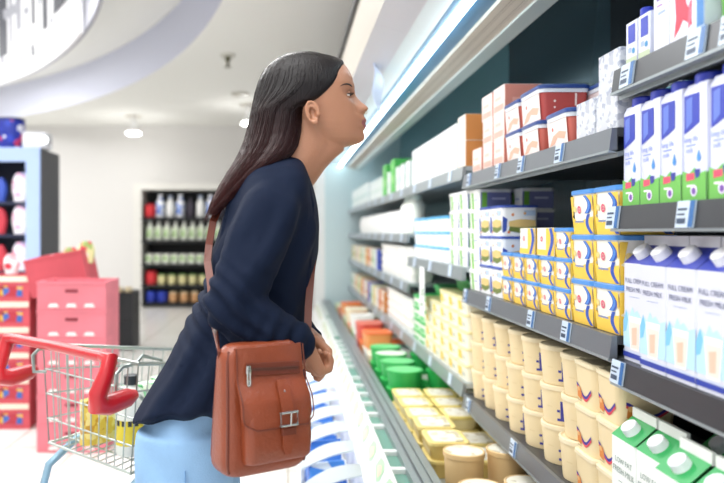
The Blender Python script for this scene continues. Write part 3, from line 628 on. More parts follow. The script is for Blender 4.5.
# cream tubs
CR = M('#e8d2a6', 0.45); CR2 = M('#eddcb8', 0.4); NAVY = M('#3b3a98', 0.5)
def round_tub(name, r, h, body, lid, mark=True):
    b = MB(body, NAVY, M('#c9553c', 0.5)); b.lathe(0, 0, [(r * 0.86, 0), (r * 0.87, 0.003), (r * 0.97, h * 0.86), (r * 0.97, h * 0.9)], 0, 32)
    if mark:
        def pt(a, z): a = math.radians(a); rr = r * (0.868 + 0.1 * z / (h * .86)) + 0.0008; return (rr * math.cos(a), rr * math.sin(a), z)
        for a0, a1, z0_, z1_ in ((232, 240, .12, .62), (224, 232, .12, .18), (224, 231, .34, .40)):
            b.face([pt(a0, h * z0_), pt(a1, h * z0_), pt(a1, h * z1_), pt(a0, h * z1_)], 1)
        b.face([pt(196, h * .44), pt(212, h * .44), pt(212, h * .47), pt(196, h * .47)], M('#e2cb9c', 0.5))
    o = b.build(name)
    b = MB(lid); b.lathe(0, 0, [(r * 0.985, h * 0.87), (r * 1.01, h * 0.875), (r * 1.01, h * 0.975), (r * 0.97, h * 0.995), (r * 0.93, h * 0.995), (r * 0.91, h * 0.975), (r * 0.2, h * 0.975)], 0, 32); b.build('lid', o)
    return o
ct = round_tub('yoghurt_tub', 0.07, 0.104, CR, CR2)
ys = [1.731 + .1418 * i for i in range(7)]
for i, y in enumerate(ys):
    for k in range(3):
        place(ct, (D + 0.072 + 0.002 * ((i * 7 + k * 3) % 4), y, H - 0.61 + 0.1035 * k), 0.04 * ((i + 2 * k) % 3), 'round cream tub, %s stack beyond the swirl printed tubs, %s of three' % (ORD[i], lay(k, 3)), 'tub', 'round cream tubs on the low shelf')
for i, y in enumerate(ys[:5]):
    place(ct, (D + 0.222, y + 0.03, H - 0.61 + 0.207), 0.1 * i, 'cream tub in the dim second row under the yellow tubs, %s from near' % ORD[i], 'tub', 'cream tubs in the second row')
    for k in (0, 1): place(ct, (D + 0.222, y + 0.03, H - 0.61 + 0.1035 * k), 0.1 * i, 'cream tub buried in second row, %s stack, %s' % (ORD[i], ['bottom layer', 'middle layer'][k]), 'tub', 'cream tubs in the second row') if i == 0 else None
def rect_tub(name, d, w, h, body, lid, lidh=0.010, taper=0.006, art=None, r=0.02):
    p = Pack(body).setup(d, w, h - lidh, taper); p.rbox(0, 0, [(0, d - 2 * taper, w - 2 * taper), (h - lidh * 0.6, d - 0.001, w - 0.001)], r, 0, 4)
    if art: art(p, d, w, h - lidh)
    o = p.build(name)
    q = MB(lid); q.rbox(0, 0, [(h - lidh, d + 0.004, w + 0.004), (h - 0.002, d + 0.004, w + 0.004), (h, d - 0.002, w - 0.002), (h, d - 0.014, w - 0.014), (h - 0.002, d - 0.018, w - 0.018)], r + 0.002, 0, 4); q.build('lid', o)
    return o
def art_swirl(p, d, w, h):
    rd, bl, orr = M('#d8404e', 0.5), M('#3a2f96', 0.5), M('#d98238', 0.5)
    for side, L in (('f', w), ('n', d)):
        c = 0.018; n = 10; L2 = L - 0.018
        def mk(off, th): return lambda t: None
        pts = [(c + (L2 - c) * i / n) for i in range(n + 1)]
        def yv(u): 
            t = (u - c) / (L2 - c); return h * (0.30 + 0.14 * math.cos(t * 5.2 + 0.3) - 0.02 * t)
        for a, b_ in zip(pts, pts[1:]):
            p.mark(side, [(a, yv(a) - .001), (b_, yv(b_) - .001), (b_, yv(b_) + .007), (a, yv(a) + .007)], rd)
            p.mark(side, [(a, yv(a) + .005), (b_, yv(b_) + .005), (b_, yv(b_) + .0115), (a, yv(a) + .0115)], bl, 0.0009)
        p.mark(side, [(c + .002, h * .20), (c + .020, h * .14), (c + .026, h * .30), (c + .020, h * .44), (c + .004, h * .46)], orr, 0.0011); p.disc(side, c + .010, h * .40, .006, M('#e8b070', 0.5), 0.0013)
        p.quad(side, c, c + .022, h * .10, h * .12, M('#b9a27c', 0.5), 0.0009)
st = rect_tub('yoghurt_tub', 0.13, 0.112, 0.104, CR, CR2, art=art_swirl)
for i, y in enumerate([1.486, 1.601]):
    for k in range(3):
        place(st, (D + 0.066, y, H - 0.61 + 0.1043 * k), 0, 'cream tub with red and blue swirl, %s stack from the milk cartons, %s' % (['first', 'second'][i], lay(k, 3)), 'tub', 'cream tubs with a swirl print')

# yellow tubs on the shelf above
YW = M('#f3efe2', 0.4); YEL = M('#f4c94a', 0.4); YB1 = M('#2450b4', 0.4); YB2 = M('#4a86d8', 0.4); PNK = M('#e0607c', 0.5); YLID = M('#4f8fd6', 0.35); TXB = M('#8a93b4', 0.5)
def art_yellow(scale=1.0, big=True):
    def art(p, d, w, h):
        for side, L in (('f', w), ('n', d)):
            p.mark(side, [(0.008, 0), (L - 0.008, 0), (L - .004, h * .44), (L * .6, h * .38), (L * .3, h * .28), (0.004, h * .46)], YEL, 0.0006); p.mark(side, [(L * .02, h * .96), (L * .16, h * .96), (L * .10, h * .5), (L * .03, h * .42)], YEL, 0.0006)
            p.mark(side, [(L * .70, h * .96), (L * .98, h * .96), (L * .98, h * .55)], YEL, 0.0006)
            p.swoosh(side, lambda t: (L * (.60 + .17 * math.sin(t * 3.1)), L * (.76 + .17 * math.sin(t * 3.1 - .2)), h * (.96 - .44 * t)), 8, YB1, 0.0009)
            p.swoosh(side, lambda t: (L * (.64 + .16 * math.sin(t * 3.1)), L * (.72 + .16 * math.sin(t * 3.1 - .1)), h * (.96 - .44 * t)), 8, YB2, 0.0011)
            p.swoosh(side, lambda t: (L * (.72 - .15 * math.sin(t * 2.9) + .12 * t), L * (.84 - .15 * math.sin(t * 2.9) + .14 * t), h * (.50 - .48 * t)), 10, YB1, 0.0009)
            p.disc(side, L * .38, h * .62, h * .10, PNK, 0.0010, h * .055); p.disc(side, L * .38, h * .62, h * .03, PNK, 0.0010)
            p.disc(side, L * .18, h * .64, h * .08, M('#f0d48a', 0.5), 0.0009)
            p.quad(side, L * .16, L * .56, h * .30, h * .345, TXB, 0.0010)
    return art
yb = rect_tub('margarine_tub', 0.125, 0.12, 0.103, YW, YLID, 0.011, 0.007, art_yellow(), 0.014)
for i, y in enumerate([1.489, 1.612]):
    for k in range(3):
        place(yb, (D + 0.064, y, H - 0.213 + 0.1033 * k), 0, 'large yellow tub with blue swoosh, %s stack from the cartons, %s layer' % (['first', 'second'][i], lay(k, 3)), 'tub', 'large yellow margarine tubs')
ys_ = rect_tub('margarine_tub', 0.10, 0.102, 0.074, YW, YLID, 0.009, 0.005, art_yellow(), 0.012)
for i, (y, n) in enumerate([(1.728, 3), (1.833, 2)]):
    for k in range(n):
        place(ys_, (D + 0.052, y, H - 0.213 + 0.0743 * k), 0, 'small yellow tub with blue swoosh, %s stack beyond the large ones, %s layer' % (['first', 'second'][i], lay(k, n)), 'tub', 'small yellow margarine tubs')
GOLD = M('#c9a436', 0.3, 0.35, bump=0.5, bscale=60)
def art_brick(p, d, w, h):
    p.quad('f', w * .55, w * .99, 0.002, h * .98, YEL, 0.0006); p.quad('f', w * .02, w * .98, 0.002, h * .22, YEL, 0.0008); p.swoosh('f', lambda t: (w * (.72 + .1 * math.sin(t * 4)), w * (.88 + .1 * math.sin(t * 4)), h * (.98 - .96 * t)), 8, YB1, 0.0010); p.disc('f', w * .3, h * .6, h * .1, PNK, 0.001, h * .05)
def brick(name, d, w, h):
    p = Pack(YW).setup(d, w, h); p.rbox(0, 0, [(0, d, w), (h, d, w)], 0.004, 0, 2); art_brick(p, d, w, h)
    p.quad('n', 0.001, d - .001, 0.001, h - .001, GOLD, 0.0008); e = M('#a07e22', 0.4)
    for a, c in (((0.0, 0.0), (d * .45, h * .5)), ((0.0, h), (d * .45, h * .5)), ((d, 0), (d * .55, h * .5)), ((d, h), (d * .55, h * .5))):
        p.mark('n', [(a[0], a[1]), (c[0], c[1] - .0012), (c[0], c[1] + .0012), (a[0], a[1] + (.002 if a[1] == 0 else -.002))], e, 0.0014)
    return p.build(name)
bk = brick('butter_brick', 0.09, 0.125, 0.074)
place(bk, (D + 0.05, 1.845, H - 0.213 + 0.1492), 0, 'gold wrapped butter brick on top of the small yellow tubs', 'butter')
for i, y in enumerate([1.953, 2.062, 2.172]):
    for k in range(2):
        place(ys_, (D + 0.054, y, H - 0.213 + 0.0743 * k), 0, 'yellow and white pack, %s column beyond the gold brick, %s layer' % (ORD[i], ['lower', 'upper'][k]), 'tub', 'small yellow packs beyond the gold brick')
place(bk, (D + 0.05, 1.985, H - 0.213 + 0.1492), 0, 'pale yellow butter brick standing just left of the gold wrapped brick', 'butter')
def art_sand(p, d, w, h):
    for side, L in (('f', w), ('n', d)):
        p.mark(side, [(L * .2, h * .18), (L * .55, h * .10), (L * .9, h * .22), (L * .92, h * .36), (L * .6, h * .30), (L * .22, h * .34)], M('#6e7f3a', 0.5)); p.mark(side, [(L * .2, h * .34), (L * .6, h * .30), (L * .92, h * .36), (L * .90, h * .56), (L * .5, h * .60), (L * .2, h * .52)], M('#e2c27c', 0.5), .0008)
        p.disc(side, L * .3, h * .75, h * .05, M('#e08a4a', 0.5)); p.disc(side, L * .62, h * .8, h * .045, M('#e0a04a', 0.5)); p.disc(side, L * .2, h * .14, h * .05, M('#e07a3a', 0.5))
        p.quad(side, L * .6, L * .9, h * .72, h * .9, M('#bcd0e6', 0.5)); p.mark(side, [(0.004, h * .1), (L * .14, h * .2), (L * .16, h * .6), (0.004, h * .7)], M('#3a56b0', 0.5))
sn = rect_tub('spread_tub', 0.12, 0.13, 0.099, M('#eef0f2', 0.4), M('#3350a8', 0.35), 0.008, 0.004, art_sand, 0.016)
for i, y in enumerate([2.285, 2.42]):
    for k in range(3):
        place(sn, (D + 0.064, y, H - 0.213 + 0.0994 * k), 0, 'white tub with sandwich picture, %s stack beyond the yellow packs, %s' % (['first', 'second'][i], lay(k, 3)), 'tub', 'white tubs with a sandwich picture')
def art_gl(p, d, w, h):
    g = M('#7cc24a', 0.5); p.quad('f', w * .30, w * .48, .002, h * .96, g); p.quad('f', w * .55, w * .85, h * .5, h * .6, M('#b4bcd4', 0.5))
    p.quad('n', .006, d - .006, .002, h * .96, M('#7f86b8', 0.5)); p.quad('n', d * .1, d * .25, .002, h * .96, g, .0009); p.quad('n', d * .4, d * .8, h * .55, h * .66, M('#cdd2ea', 0.5), .0009)
gl = rect_tub('margarine_tub', 0.12, 0.14, 0.073, M('#f3f5f2', 0.4), M('#f4f6f4', 0.35), 0.010, 0.004, art_gl, 0.016)
for k in range(5):
    place(gl, (D + 0.066, 2.562, H - 0.213 + 0.0733 * k), 0, 'white tub with green stripe, stack left of the sandwich tubs, %s layer' % lay(k, 5), 'tub', 'white tubs with a green stripe')
    if k > 2: place(gl, (D + 0.195, 2.50, H - 0.213 + 0.0733 * k), 0, 'purple sided tub with green stripe behind the sandwich tubs, %s layer' % ['', '', '', 'lower', 'upper'][k], 'tub', 'purple sided tubs behind')
for k in range(3): place(gl, (D + 0.195, 2.50, H - 0.213 + 0.0733 * k), 0, 'purple sided tub hidden low behind the sandwich tubs, %s layer' % lay(k, 3), 'tub', 'purple sided tubs behind') if k < 3 else None
for i, y in enumerate([2.735, 2.885]):
    for k in range(4):
        place(gl, (D + 0.066, y, H - 0.135 + 0.0733 * k), 0, 'green striped white tub in third bay, %s stack, %s layer' % (['near', 'far'][i], lay(k, 4)), 'tub', 'green striped tubs in the third bay')
bt = rect_tub('cheese_tub', 0.12, 0.14, 0.068, M('#f1f5f7', 0.4), M('#5db4e6', 0.35), 0.012, 0.004, lambda p, d, w, h: (p.quad('f', w * .2, w * .8, h * .35, h * .6, M('#dbe8f0', 0.5))), 0.02)
for i, y in enumerate([3.06, 3.21, 3.36, 3.53, 3.70]):
    for k in range(3):
        place(bt, (D + 0.066, y, H - 0.135 + 0.0683 * k), 0, 'white tub with sky blue lid in third bay, %s stack, %s layer' % (ORD[i], lay(k, 3)), 'tub', 'white tubs with sky blue lids')

# upper shelf of the second bay: ice cream tubs, pink boxes, printed white boxes
PKF = M('#f2e4e0', 0.4); PKS = M('#cf6a5c', 0.4); RDS = M('#b84a46', 0.4); LB = M('#2a4688', 0.35); LWH = M('#e6ebf2', 0.35)
def ice(name, d, w, h, sidec, base=None):
    def art(p, d, w, h):
        p.quad('f', w * .06, w * .94, .002, h * .95, PKF, .0004); p.mark('f', [(w * .1, h * .05), (w * .35, h * .12), (w * .5, h * .3), (w * .8, h * .2), (w * .9, h * .4), (w * .6, h * .5), (w * .3, h * .38)], M('#eab49c', 0.5), .0009); p.disc('f', w * .3, h * .6, h * .07, M('#d86a5c', 0.5))
        p.quad('n', d * .70, d * .74, h * .45, h * .85, M('#f0dcd6', 0.5)); p.disc('n', d * .3, h * .6, h * .04, M('#f2e0da', 0.5)); p.disc('n', d * .3, h * .4, h * .035, M('#f2e0da', 0.5))
    p = Pack(sidec).setup(d, w, h - .012, .006); p.rbox(0, 0, [(0, d - .012, w - .012), (h - .008, d - .001, w - .001)], .018, 0, 4); art(p, d, w, h - .012); o = p.build(name)
    q = MB(LB); q.rbox(0, 0, [(h - .012, d + .008, w + .008), (h - .003, d + .008, w + .008), (h, d, w)], .02, 0, 4); l = q.build('lid', o)
    q = MB(LWH); q.rbox(0, 0, [(h - .022, d + .003, w + .003), (h - .012, d + .005, w + .005)], .02, 0, 4); q.build('lid_rim', o)
    return o
US = H + 0.214
ic = ice('ice_cream_tub', 0.10, 0.14, 0.088, PKS); 
place(ic, (D + .052, 1.762, US), 0, 'blue lidded pink tub on the lower row beside the printed white boxes', 'tub', 'blue lidded ice cream tubs')
place(ic, (D + .052, 1.955, US), 0, 'blue lidded pink tub on the lower row under the large red sided tub', 'tub', 'blue lidded ice cream tubs')
place(ic, (D + .052, 2.105, US), 0, 'blue lidded pink tub on the lower row just beside the pink boxes', 'tub', 'blue lidded ice cream tubs')
ib = ice('ice_cream_tub', 0.135, 0.16, 0.095, RDS)
place(ib, (D + .072, 1.962, US + .0885), 0, 'large red sided ice cream tub with dark blue lid, topmost', 'tub', 'blue lidded ice cream tubs')
place(ic, (D + .19, 1.86, US), 0, 'blue lidded pink tub in the back row, lower of its stack', 'tub', 'blue lidded ice cream tubs')
place(ic, (D + .19, 1.86, US + .0885), 0, 'small deep red tub with blue lid behind the large ice cream tub', 'tub', 'blue lidded ice cream tubs')
place(ic, (D + .052, 2.115, US + .0885), 0, 'pale tub with blue lid between the large red tub and pink boxes', 'tub', 'blue lidded ice cream tubs')
ln = patch_material('fine_line_print', '#cdd0d8', ['#b4b8c4', '#dfe1e6', '#a4aabc'], 95, coverage=0.45)
def plain_box(name, d, w, h, front, side, art=None):
    p = Pack(front, side).setup(d, w, h); p.rbox(0, 0, [(0, d, w), (h, d, w)], .003, 0, 1)
    p.quad('n', .001, d - .001, .001, h - .001, side, .0004)
    if art: art(p, d, w, h)
    return p.build(name, smooth=False)
wb = plain_box('printed_box', .10, .10, .082, ln, ln)
place(wb, (D + .052, 1.485, US), 0, 'finely printed white box at the right end of the ice cream shelf', 'box', 'finely printed white boxes')
place(wb, (D + .052, 1.590, US), 0, 'finely printed white box, second from the right, beside the pink tub', 'box', 'finely printed white boxes')
place(wb, (D + .055, 1.480, US + .0825), 0, 'finely printed white box stacked on top of the rightmost one', 'box', 'finely printed white boxes')
pb = plain_box('pink_box', .12, .115, .083, M('#f3dcd4', 0.4), M('#d98a78', 0.4), lambda p, d, w, h: (p.quad('f', w * .1, w * .9, h * .08, h * .3, M('#eab0a0', 0.5)), p.quad('f', w * .2, w * .7, h * .5, h * .62, M('#e8c4b8', 0.5)), p.quad('n', d * .2, d * .8, h * .3, h * .5, M('#e6a494', 0.5))))
for i, y in enumerate([2.25, 2.375]):
    for k in range(3):
        if i == 1 and k == 2: yy = y + .01
        else: yy = y
        place(pb, (D + .064, yy, US + .0833 * k), .02 * (k - 1), 'pink box, %s stack left of the ice cream tubs, %s of three' % (['near', 'far'][i], lay(k, 3)), 'box', 'pink boxes left of the ice cream tubs')
place(pb, (D + .064, 2.51, US), 0, 'lone low pink box at the left end of the ice cream shelf', 'box')

# ------------------------------------------------------------ far bays: white cartons, bags, trays
def far_box(name, d, w, h, c1, c2, c3=None):
    return plain_box(name, d, w, h, M(c1, 0.45), M(c2, 0.45), (lambda p, d, w, h: (p.quad('f', w * .15, w * .85, h * .3, h * .55, M(c3, 0.5)), p.quad('f', w * .1, w * .5, h * .75, h * .85, M(c3, 0.5)))) if c3 else None)
ob = far_box('carton_box', .13, .12, .10, '#f1e4d6', '#d98c4a')
for k in range(2): place(ob, (D + .07, 2.735, H + .25 + .101 * k), 0, 'orange and white box at the near end of the third bay, %s one' % ['lower', 'upper'][k], 'box', 'orange and white boxes')
wc = far_box('white_carton', .11, .105, .185, '#f6f8f8', '#e2e6e8', '#e4eeea'); wc2 = far_box('white_carton', .11, .10, .15, '#f4f7f5', '#dfe7e4', '#d3e6da')
for i in range(9): place(wc, (D + .058, 2.86 + i * .112, H + .25), 0, 'tall white carton on the top shelf left of the orange boxes, %s along' % ORD[i], 'carton', 'tall white cartons on the top shelf')
gb = far_box('green_box', .14, .17, .22, '#5fc25a', '#3fa648', '#9fdc8c')
for i in range(10):
    if i in (3, 5): place(gb, (D + .08, 4.0 + i * .19, H + .25), 0, 'bright green box on the far top shelf, %s of two' % ('nearer' if i == 3 else 'farther'), 'box', 'bright green boxes on the far top shelf')
    else: place(wc2, (D + .058, 3.96 + i * .19, H + .25), 0, 'white carton on the far top shelf beyond the fourth bay start, %s' % ORD[i], 'carton', 'white cartons on the far top shelf')
wc3 = far_box('white_carton', .11, .13, .17, '#eef4f2', '#dce6e4', '#c4dcd8')
for i in range(8): place(wc3, (D + .058, 5.98 + i * .19, H + .25), 0, 'white carton at the far end of the top shelf, %s toward the end panel' % ORD[i], 'carton', 'white cartons at the far end')
b = MB(M('#e9efe6', 0.4)); b.lathe(0, 0, [(.05, 0), (.052, .005), (.052, .16), (.03, .19)], 0, 18); cyl = b.build('bottle'); b = MB(M('#cfe0da', 0.4)); b.lathe(0, 0, [(.03, .185), (.03, .215), (.026, .22)], 0, 18); b.build('bottle_cap', cyl)
for i in range(3): place(cyl, (D + .055, 3.95 + i * .12, H - .01), 0, 'pale round bottle in the fourth bay below the white cartons, %s' % ORD[i], 'bottle', 'pale round bottles in the fourth bay')
def art_bag(name, mat, w, d, h): b = MB(mat); bag_mesh(b, w, d, h, mat); return b.build(name)
wbag = art_bag('white_bag', M('#f3f5f3', 0.4), .17, .12, .15)
for i in range(12): place(wbag, (D + .07, 4.40 + i * .20, H - .01), .05 * (i % 3), 'plump white bag on the middle shelf beyond the pale bottles, %s bag' % ORD[i], 'bag', 'plump white bags on the middle shelf')
tr = rect_tub('tray_pack', .14, .17, .05, M('#f3f3ee', 0.4), M('#eceee8', 0.35), .01, .01, None, .03)
for i in range(6):
    for k in range(4):
        place(tr, (D + .078, 3.97 + i * .215, H - .285 + .0503 * k), 0, 'white tray in fourth bay, %s stack, %s' % (ORD[i], lay(k, 4)), 'tray', 'stacked white trays under the middle shelf')
mixed = [('#f0e6c0', '#e2c46a'), ('#f3efe0', '#d98c4a'), ('#3a58c4', '#2a3fa0'), ('#f4f4f2', '#7ab86a'), ('#e8b088', '#d0602e'), ('#f2f2ee', '#cfd8d4')]
mb_ = [far_box('carton_box', .12, .11, .15, c[0], c[1], c[1]) for c in mixed]
nm_ = ['pale yellow', 'orange marked', 'blue', 'green marked', 'peach', 'plain white']
for i in range(13):
    q = [2, 5, 3, 1, 4, 0, 5, 3, 0, 5, 1, 3, 0][i]
    place(mb_[q], (D + .064, 5.28 + i * .17, H - .285), 0, '%s box beyond the white tray stacks, third shelf, %s along' % (nm_[q], ORD[i]), 'box', 'mixed boxes beyond the white trays')
# yellow and white trays on the low shelf, third bay
def art_tray(p, d, w, h): p.quad('f', w * .12, w * .5, h * .2, h * .85, M('#f0cf62', 0.5)); p.quad('f', w * .55, w * .85, h * .3, h * .6, M('#cfd3c6', 0.5))
yt = rect_tub('tray_pack', .14, .155, .064, M('#f3f0dc', 0.4), M('#e6dca8', 0.35), .010, .006, art_tray, .02)
for i in range(5):
    for k in range(5 if i < 3 else 4):
        place(yt, (D + .076, 2.745 + i * .162, H - .575 + .0643 * k), 0, 'yellow and white tub on low shelf, %s stack beyond cream tubs, %s' % (ORD[i], lay(k, 5 if i < 3 else 4)), 'tub', 'yellow and white tubs on the low shelf')
gt = rect_tub('tray_pack', .14, .15, .06, M('#f0f4ea', 0.4), M('#3fb45c', 0.35), .014, .006, lambda p, d, w, h: p.quad('f', w * .1, w * .9, h * .15, h * .5, M('#4fc06a', 0.5)), .02)
for i in range(2):
    for k in range(4):
        place(gt, (D + .076, 3.56 + i * .16, H - .575 + .0603 * k), 0, 'green lidded tray on the low shelf, %s stack, %s layer' % (['near', 'far'][i], lay(k, 4)), 'tray', 'green lidded trays on the low shelf')
for i in range(5):
    for k in range(4):
        place(tr, (D + .078, 3.98 + i * .19, H - .575 + .0503 * k), 0, 'white tray on low shelf past green lids, %s stack, %s' % (ORD[i], lay(k, 4)), 'tray', 'white trays on the low shelf')
for i in range(15):
    q = [1, 4, 5, 0, 3, 2, 1, 5, 4, 0, 3, 0, 1, 5, 3][i]
    place(mb_[q], (D + .064, 5.02 + i * .17, H - .575), 0, '%s box on the low shelf in the far bays, %s one' % (nm_[q], ORD[i]), 'box', 'mixed boxes on the far low shelf')
gdt = rect_tub('green_tray', .2, .2, .05, M('#2f9c50', 0.4), M('#46b868', 0.35), .012, .01, None, .03)
for i in range(4): place(gdt, (D + .17, 2.80 + i * .23, H - .575 + .322 if i < 2 else H - .575 + .258), 0, 'dark green tray lying on the yellow and white tub stacks, %s' % ORD[i], 'tray', 'green trays on the tub stacks')

# ------------------------------------------------------------ bottom deck goods
DK = H - 0.82
TAN = M('#e2c08a', 0.45); TANL = M('#f0ead8', 0.4)
def deck_tub(name, r, h, body, lid, print_mat=None):
    b = MB(body, M('#c9a468', 0.5)); b.lathe(0, 0, [(r * .88, 0), (r * .89, .003), (r * .98, h * .9)], 0, 32)
    o = b.build(name)
    b = MB(body, lid); b.lathe(0, 0, [(r * 1.0, h * .88), (r * 1.03, h * .89), (r * 1.03, h * .985), (r * .99, h), (r * .95, h), (r * .93, h * .985)], 0, 32); b.lathe(0, 0, [(r * .92, h * .98), (r * .92, h * .988)], 1, 32); b.build('lid', o)
    return o
lidp = patch_material('lid_print', '#f0ecdc', ['#ddd3b8', '#c9bfa2', '#f6f2e6'], 40, coverage=0.35)
dt = deck_tub('yoghurt_tub', .062, .14, TAN, lidp); dt2 = deck_tub('yoghurt_tub', .062, .105, TAN, lidp)
for i, (x, y, pr, t) in enumerate(((.545, 2.18, dt, 'left front'), (.685, 2.20, dt, 'beneath the price rail'), (.54, 1.97, dt2, 'nearest on the left'), (.68, 2.0, dt2, 'nearest on the right'))):
    place(pr, (x, y, DK), .4 * i, 'round tan tub with printed lid on the bottom deck, %s' % t, 'tub', 'round tan tubs on the bottom deck')
def art_b(p, d, w, h): p.quad('f', w * .1, w * .9, h * .2, h * .7, M('#e2cf9c', 0.5))
bt1 = rect_tub('butter_tub', .135, .165, .06, M('#d9bf72', 0.45), M('#ead588', 0.4), .012, .008, art_b, .025)
l2 = MB(lidp); l2.rbox(0, 0, [(.0585, .105, .13), (.0605, .105, .13)], .02); l2.build('lid_label', bt1)
wd = {0: 'left', 1: 'middle', 2: 'right'}
for r_, y in enumerate([2.40, 2.585]):
    for c_, x in enumerate([.535, .69]):
        for k in range(2 if c_ == 0 else 1):
            place(bt1, (x, y, DK + .0605 * k), .03 * (c_ - r_), 'gold rimmed butter tub, %s row behind the tan tubs, %s side%s' % (['first', 'second'][r_], wd[c_] if c_ == 0 else 'right', (', ' + ['lower', 'upper'][k]) if c_ == 0 else ''), 'tub', 'gold rimmed butter tubs')
yl = rect_tub('cheese_tub', .125, .15, .055, M('#f2e6b4', 0.4), M('#f0dc86', 0.4), .012, .008, None, .02)
l2 = MB(lidp); l2.rbox(0, 0, [(.0535, .10, .12), (.0555, .10, .12)], .02); l2.build('lid_label', yl)
n = 0
for r_, y in enumerate([2.76, 2.93, 3.10]):
    for c_, x in enumerate([.53, .67, .81]):
        for k in range(2):
            place(yl, (x, y, DK + .0555 * k), .02 * ((c_ + r_) % 3 - 1), 'pale yellow lidded tub on the deck, %s row, %s, %s' % (ORD[r_], ['left', 'middle', 'right'][c_], ['lower', 'upper'][k]), 'tub', 'pale yellow lidded tubs on the deck') if (c_ < 2 or k == 1 or True) and not (c_ == 2 and k == 0) else (place(yl, (x, y, DK), 0, 'pale yellow tub under the low shelf, %s row, buried lower one' % ORD[r_], 'tub', 'pale yellow lidded tubs on the deck'))
grt = deck_tub('green_tub', .085, .085, M('#31b257', 0.35), M('#62d07c', 0.35)); grt2 = deck_tub('green_tub', .085, .085, M('#3bbd5c', 0.35), M('#e4ecdc', 0.35))
for r_, y in enumerate([3.32, 3.54, 3.76, 3.98]):
    for c_, x in enumerate([.55, .74]):
        n_ = 2 if (r_ in (0, 2) or c_ == 0) else 1
        for k in range(n_):
            pr = grt2 if (r_ + c_) % 3 == 2 and k == n_ - 1 else grt
            place(pr, (x, y, DK + .0855 * k), 0, 'round green tub on the deck, %s row, %s, %s' % (ORD[r_], ['left', 'right'][c_], ['lower', 'upper'][k] if n_ == 2 else 'single'), 'tub', 'round green tubs on the deck')
dmix = [('white', '#f2f2ec', '#eef0ea'), ('orange', '#e69a58', '#e8743a'), ('pale green', '#c2dc9c', '#d8e8c0'), ('red', '#d8584c', '#e27a68'), ('cream', '#efe2bc', '#f2ead0'), ('teal', '#58b0a0', '#cfe6e0')]
dm = [rect_tub('tub', .17, .18, .10, M(c[1], 0.4), M(c[2], 0.35), .012, .008, None, .03) for c in dmix]
seqs = [[4, 0, 1, 3, 0, 2, 1, 4, 2, 0, 3, 1, 4, 2, 0, 3], [0, 5, 1, 0, 2, 0, 3, 1, 2, 4, 0, 2, 1, 0, 5, 2]]
for c_, x in enumerate([.56, .76]):
    for i in range(14):
        q = seqs[c_][i]
        place(dm[q], (x, 4.19 + i * .22, DK), 0, '%s rectangular tub far along the deck, %s row, %s past the green tubs' % (dmix[q][0], ['front', 'back'][c_], ORD[i]), 'tub', 'rectangular tubs far along the deck')
for i in range(5):
    q = [1, 3, 0, 4, 1][i]
    place(dm[q], (.555, 4.38 + i * .44, DK + .1003), .1, '%s rectangular tub stacked on the far deck tubs, %s along' % (dmix[q][0], ORD[i]), 'tub', 'rectangular tubs far along the deck')

# low bin of milk pouches in front of the case
bn = empty('pouch_bin', (.15, 2.0, 0)); tag(bn, 'low white bin holding blue and white milk pouches in front of the case', 'bin')
b = MB(C_WH); b.box(.045, .055, 1.90, 4.4, .12, .20); b.box(.245, .252, 1.90, 4.4, .12, .20); b.box(.055, .245, 1.90, 1.91, .12, .20); b.box(.055, .245, 4.39, 4.4, .12, .20); b.box(.055, .245, 1.91, 4.39, .10, .12); under(b, 'bin_body', bn)
b = MB(C_DK); b.box(.08, .235, 2.02, 4.36, 0, .10); under(b, 'plinth', bn)
PBL = M('#2f74d4', 0.3); PWH = M('#dde5ea', 0.4)
pw = patch_material('milk_pouch_print', '#f0f4f8', ['#2a6fd0', '#3f8ae2', '#2058c0', '#dfeaf6'], 13, coverage=0.75)
def pouch(name, mat):
    b = MB(mat); w, d, h = .15, .12, .26
    rr = []
    for i in range(11):
        t = i / 10; z = h * t; k = 1 - max(0, (t - .55) / .45) ** 1.5 * .9
        rr.append([(p[0] , p[1] + .02 * t, p[2]) for p in b.rrect(0, 0, z, w * (1 - .05 * math.sin(PI * t)), max(.012, d * k), .4 * d * k, 3)])
    b.rings(rr, mat); o = b.build(name)
    b = MB(PWH); rr = []
    for i in range(15):   # broad white sealed top folding forward
        t = i / 14; u = -.105 + .21 * t; w_ = .028 * math.sin(PI * (.10 + .82 * t)) ** .7; z = .285 + .018 * math.sin(PI * t)
        z += .05 * (t - .5); rr.append([(u, .02 - w_, z - .018), (u, .022 + w_ * .4, z + .012), (u, .022 + w_ * .4, z + .018), (u, .018 - w_, z - .012)])
    b.rings(rr, 0); b.build('sealed_top', o)
    return o
po = pouch('milk_pouch', PBL); po2 = pouch('milk_pouch', pw)
for i in range(9):
    o = place(po if i % 2 else po2, (.147, 2.03 + i * .265, .1225), 0, 'blue and white milk pouch in the low bin, %s from the near end' % ORD[i], 'pouch', 'milk pouches in the low bin')
    o.rotation_euler = (0, 0, .30)

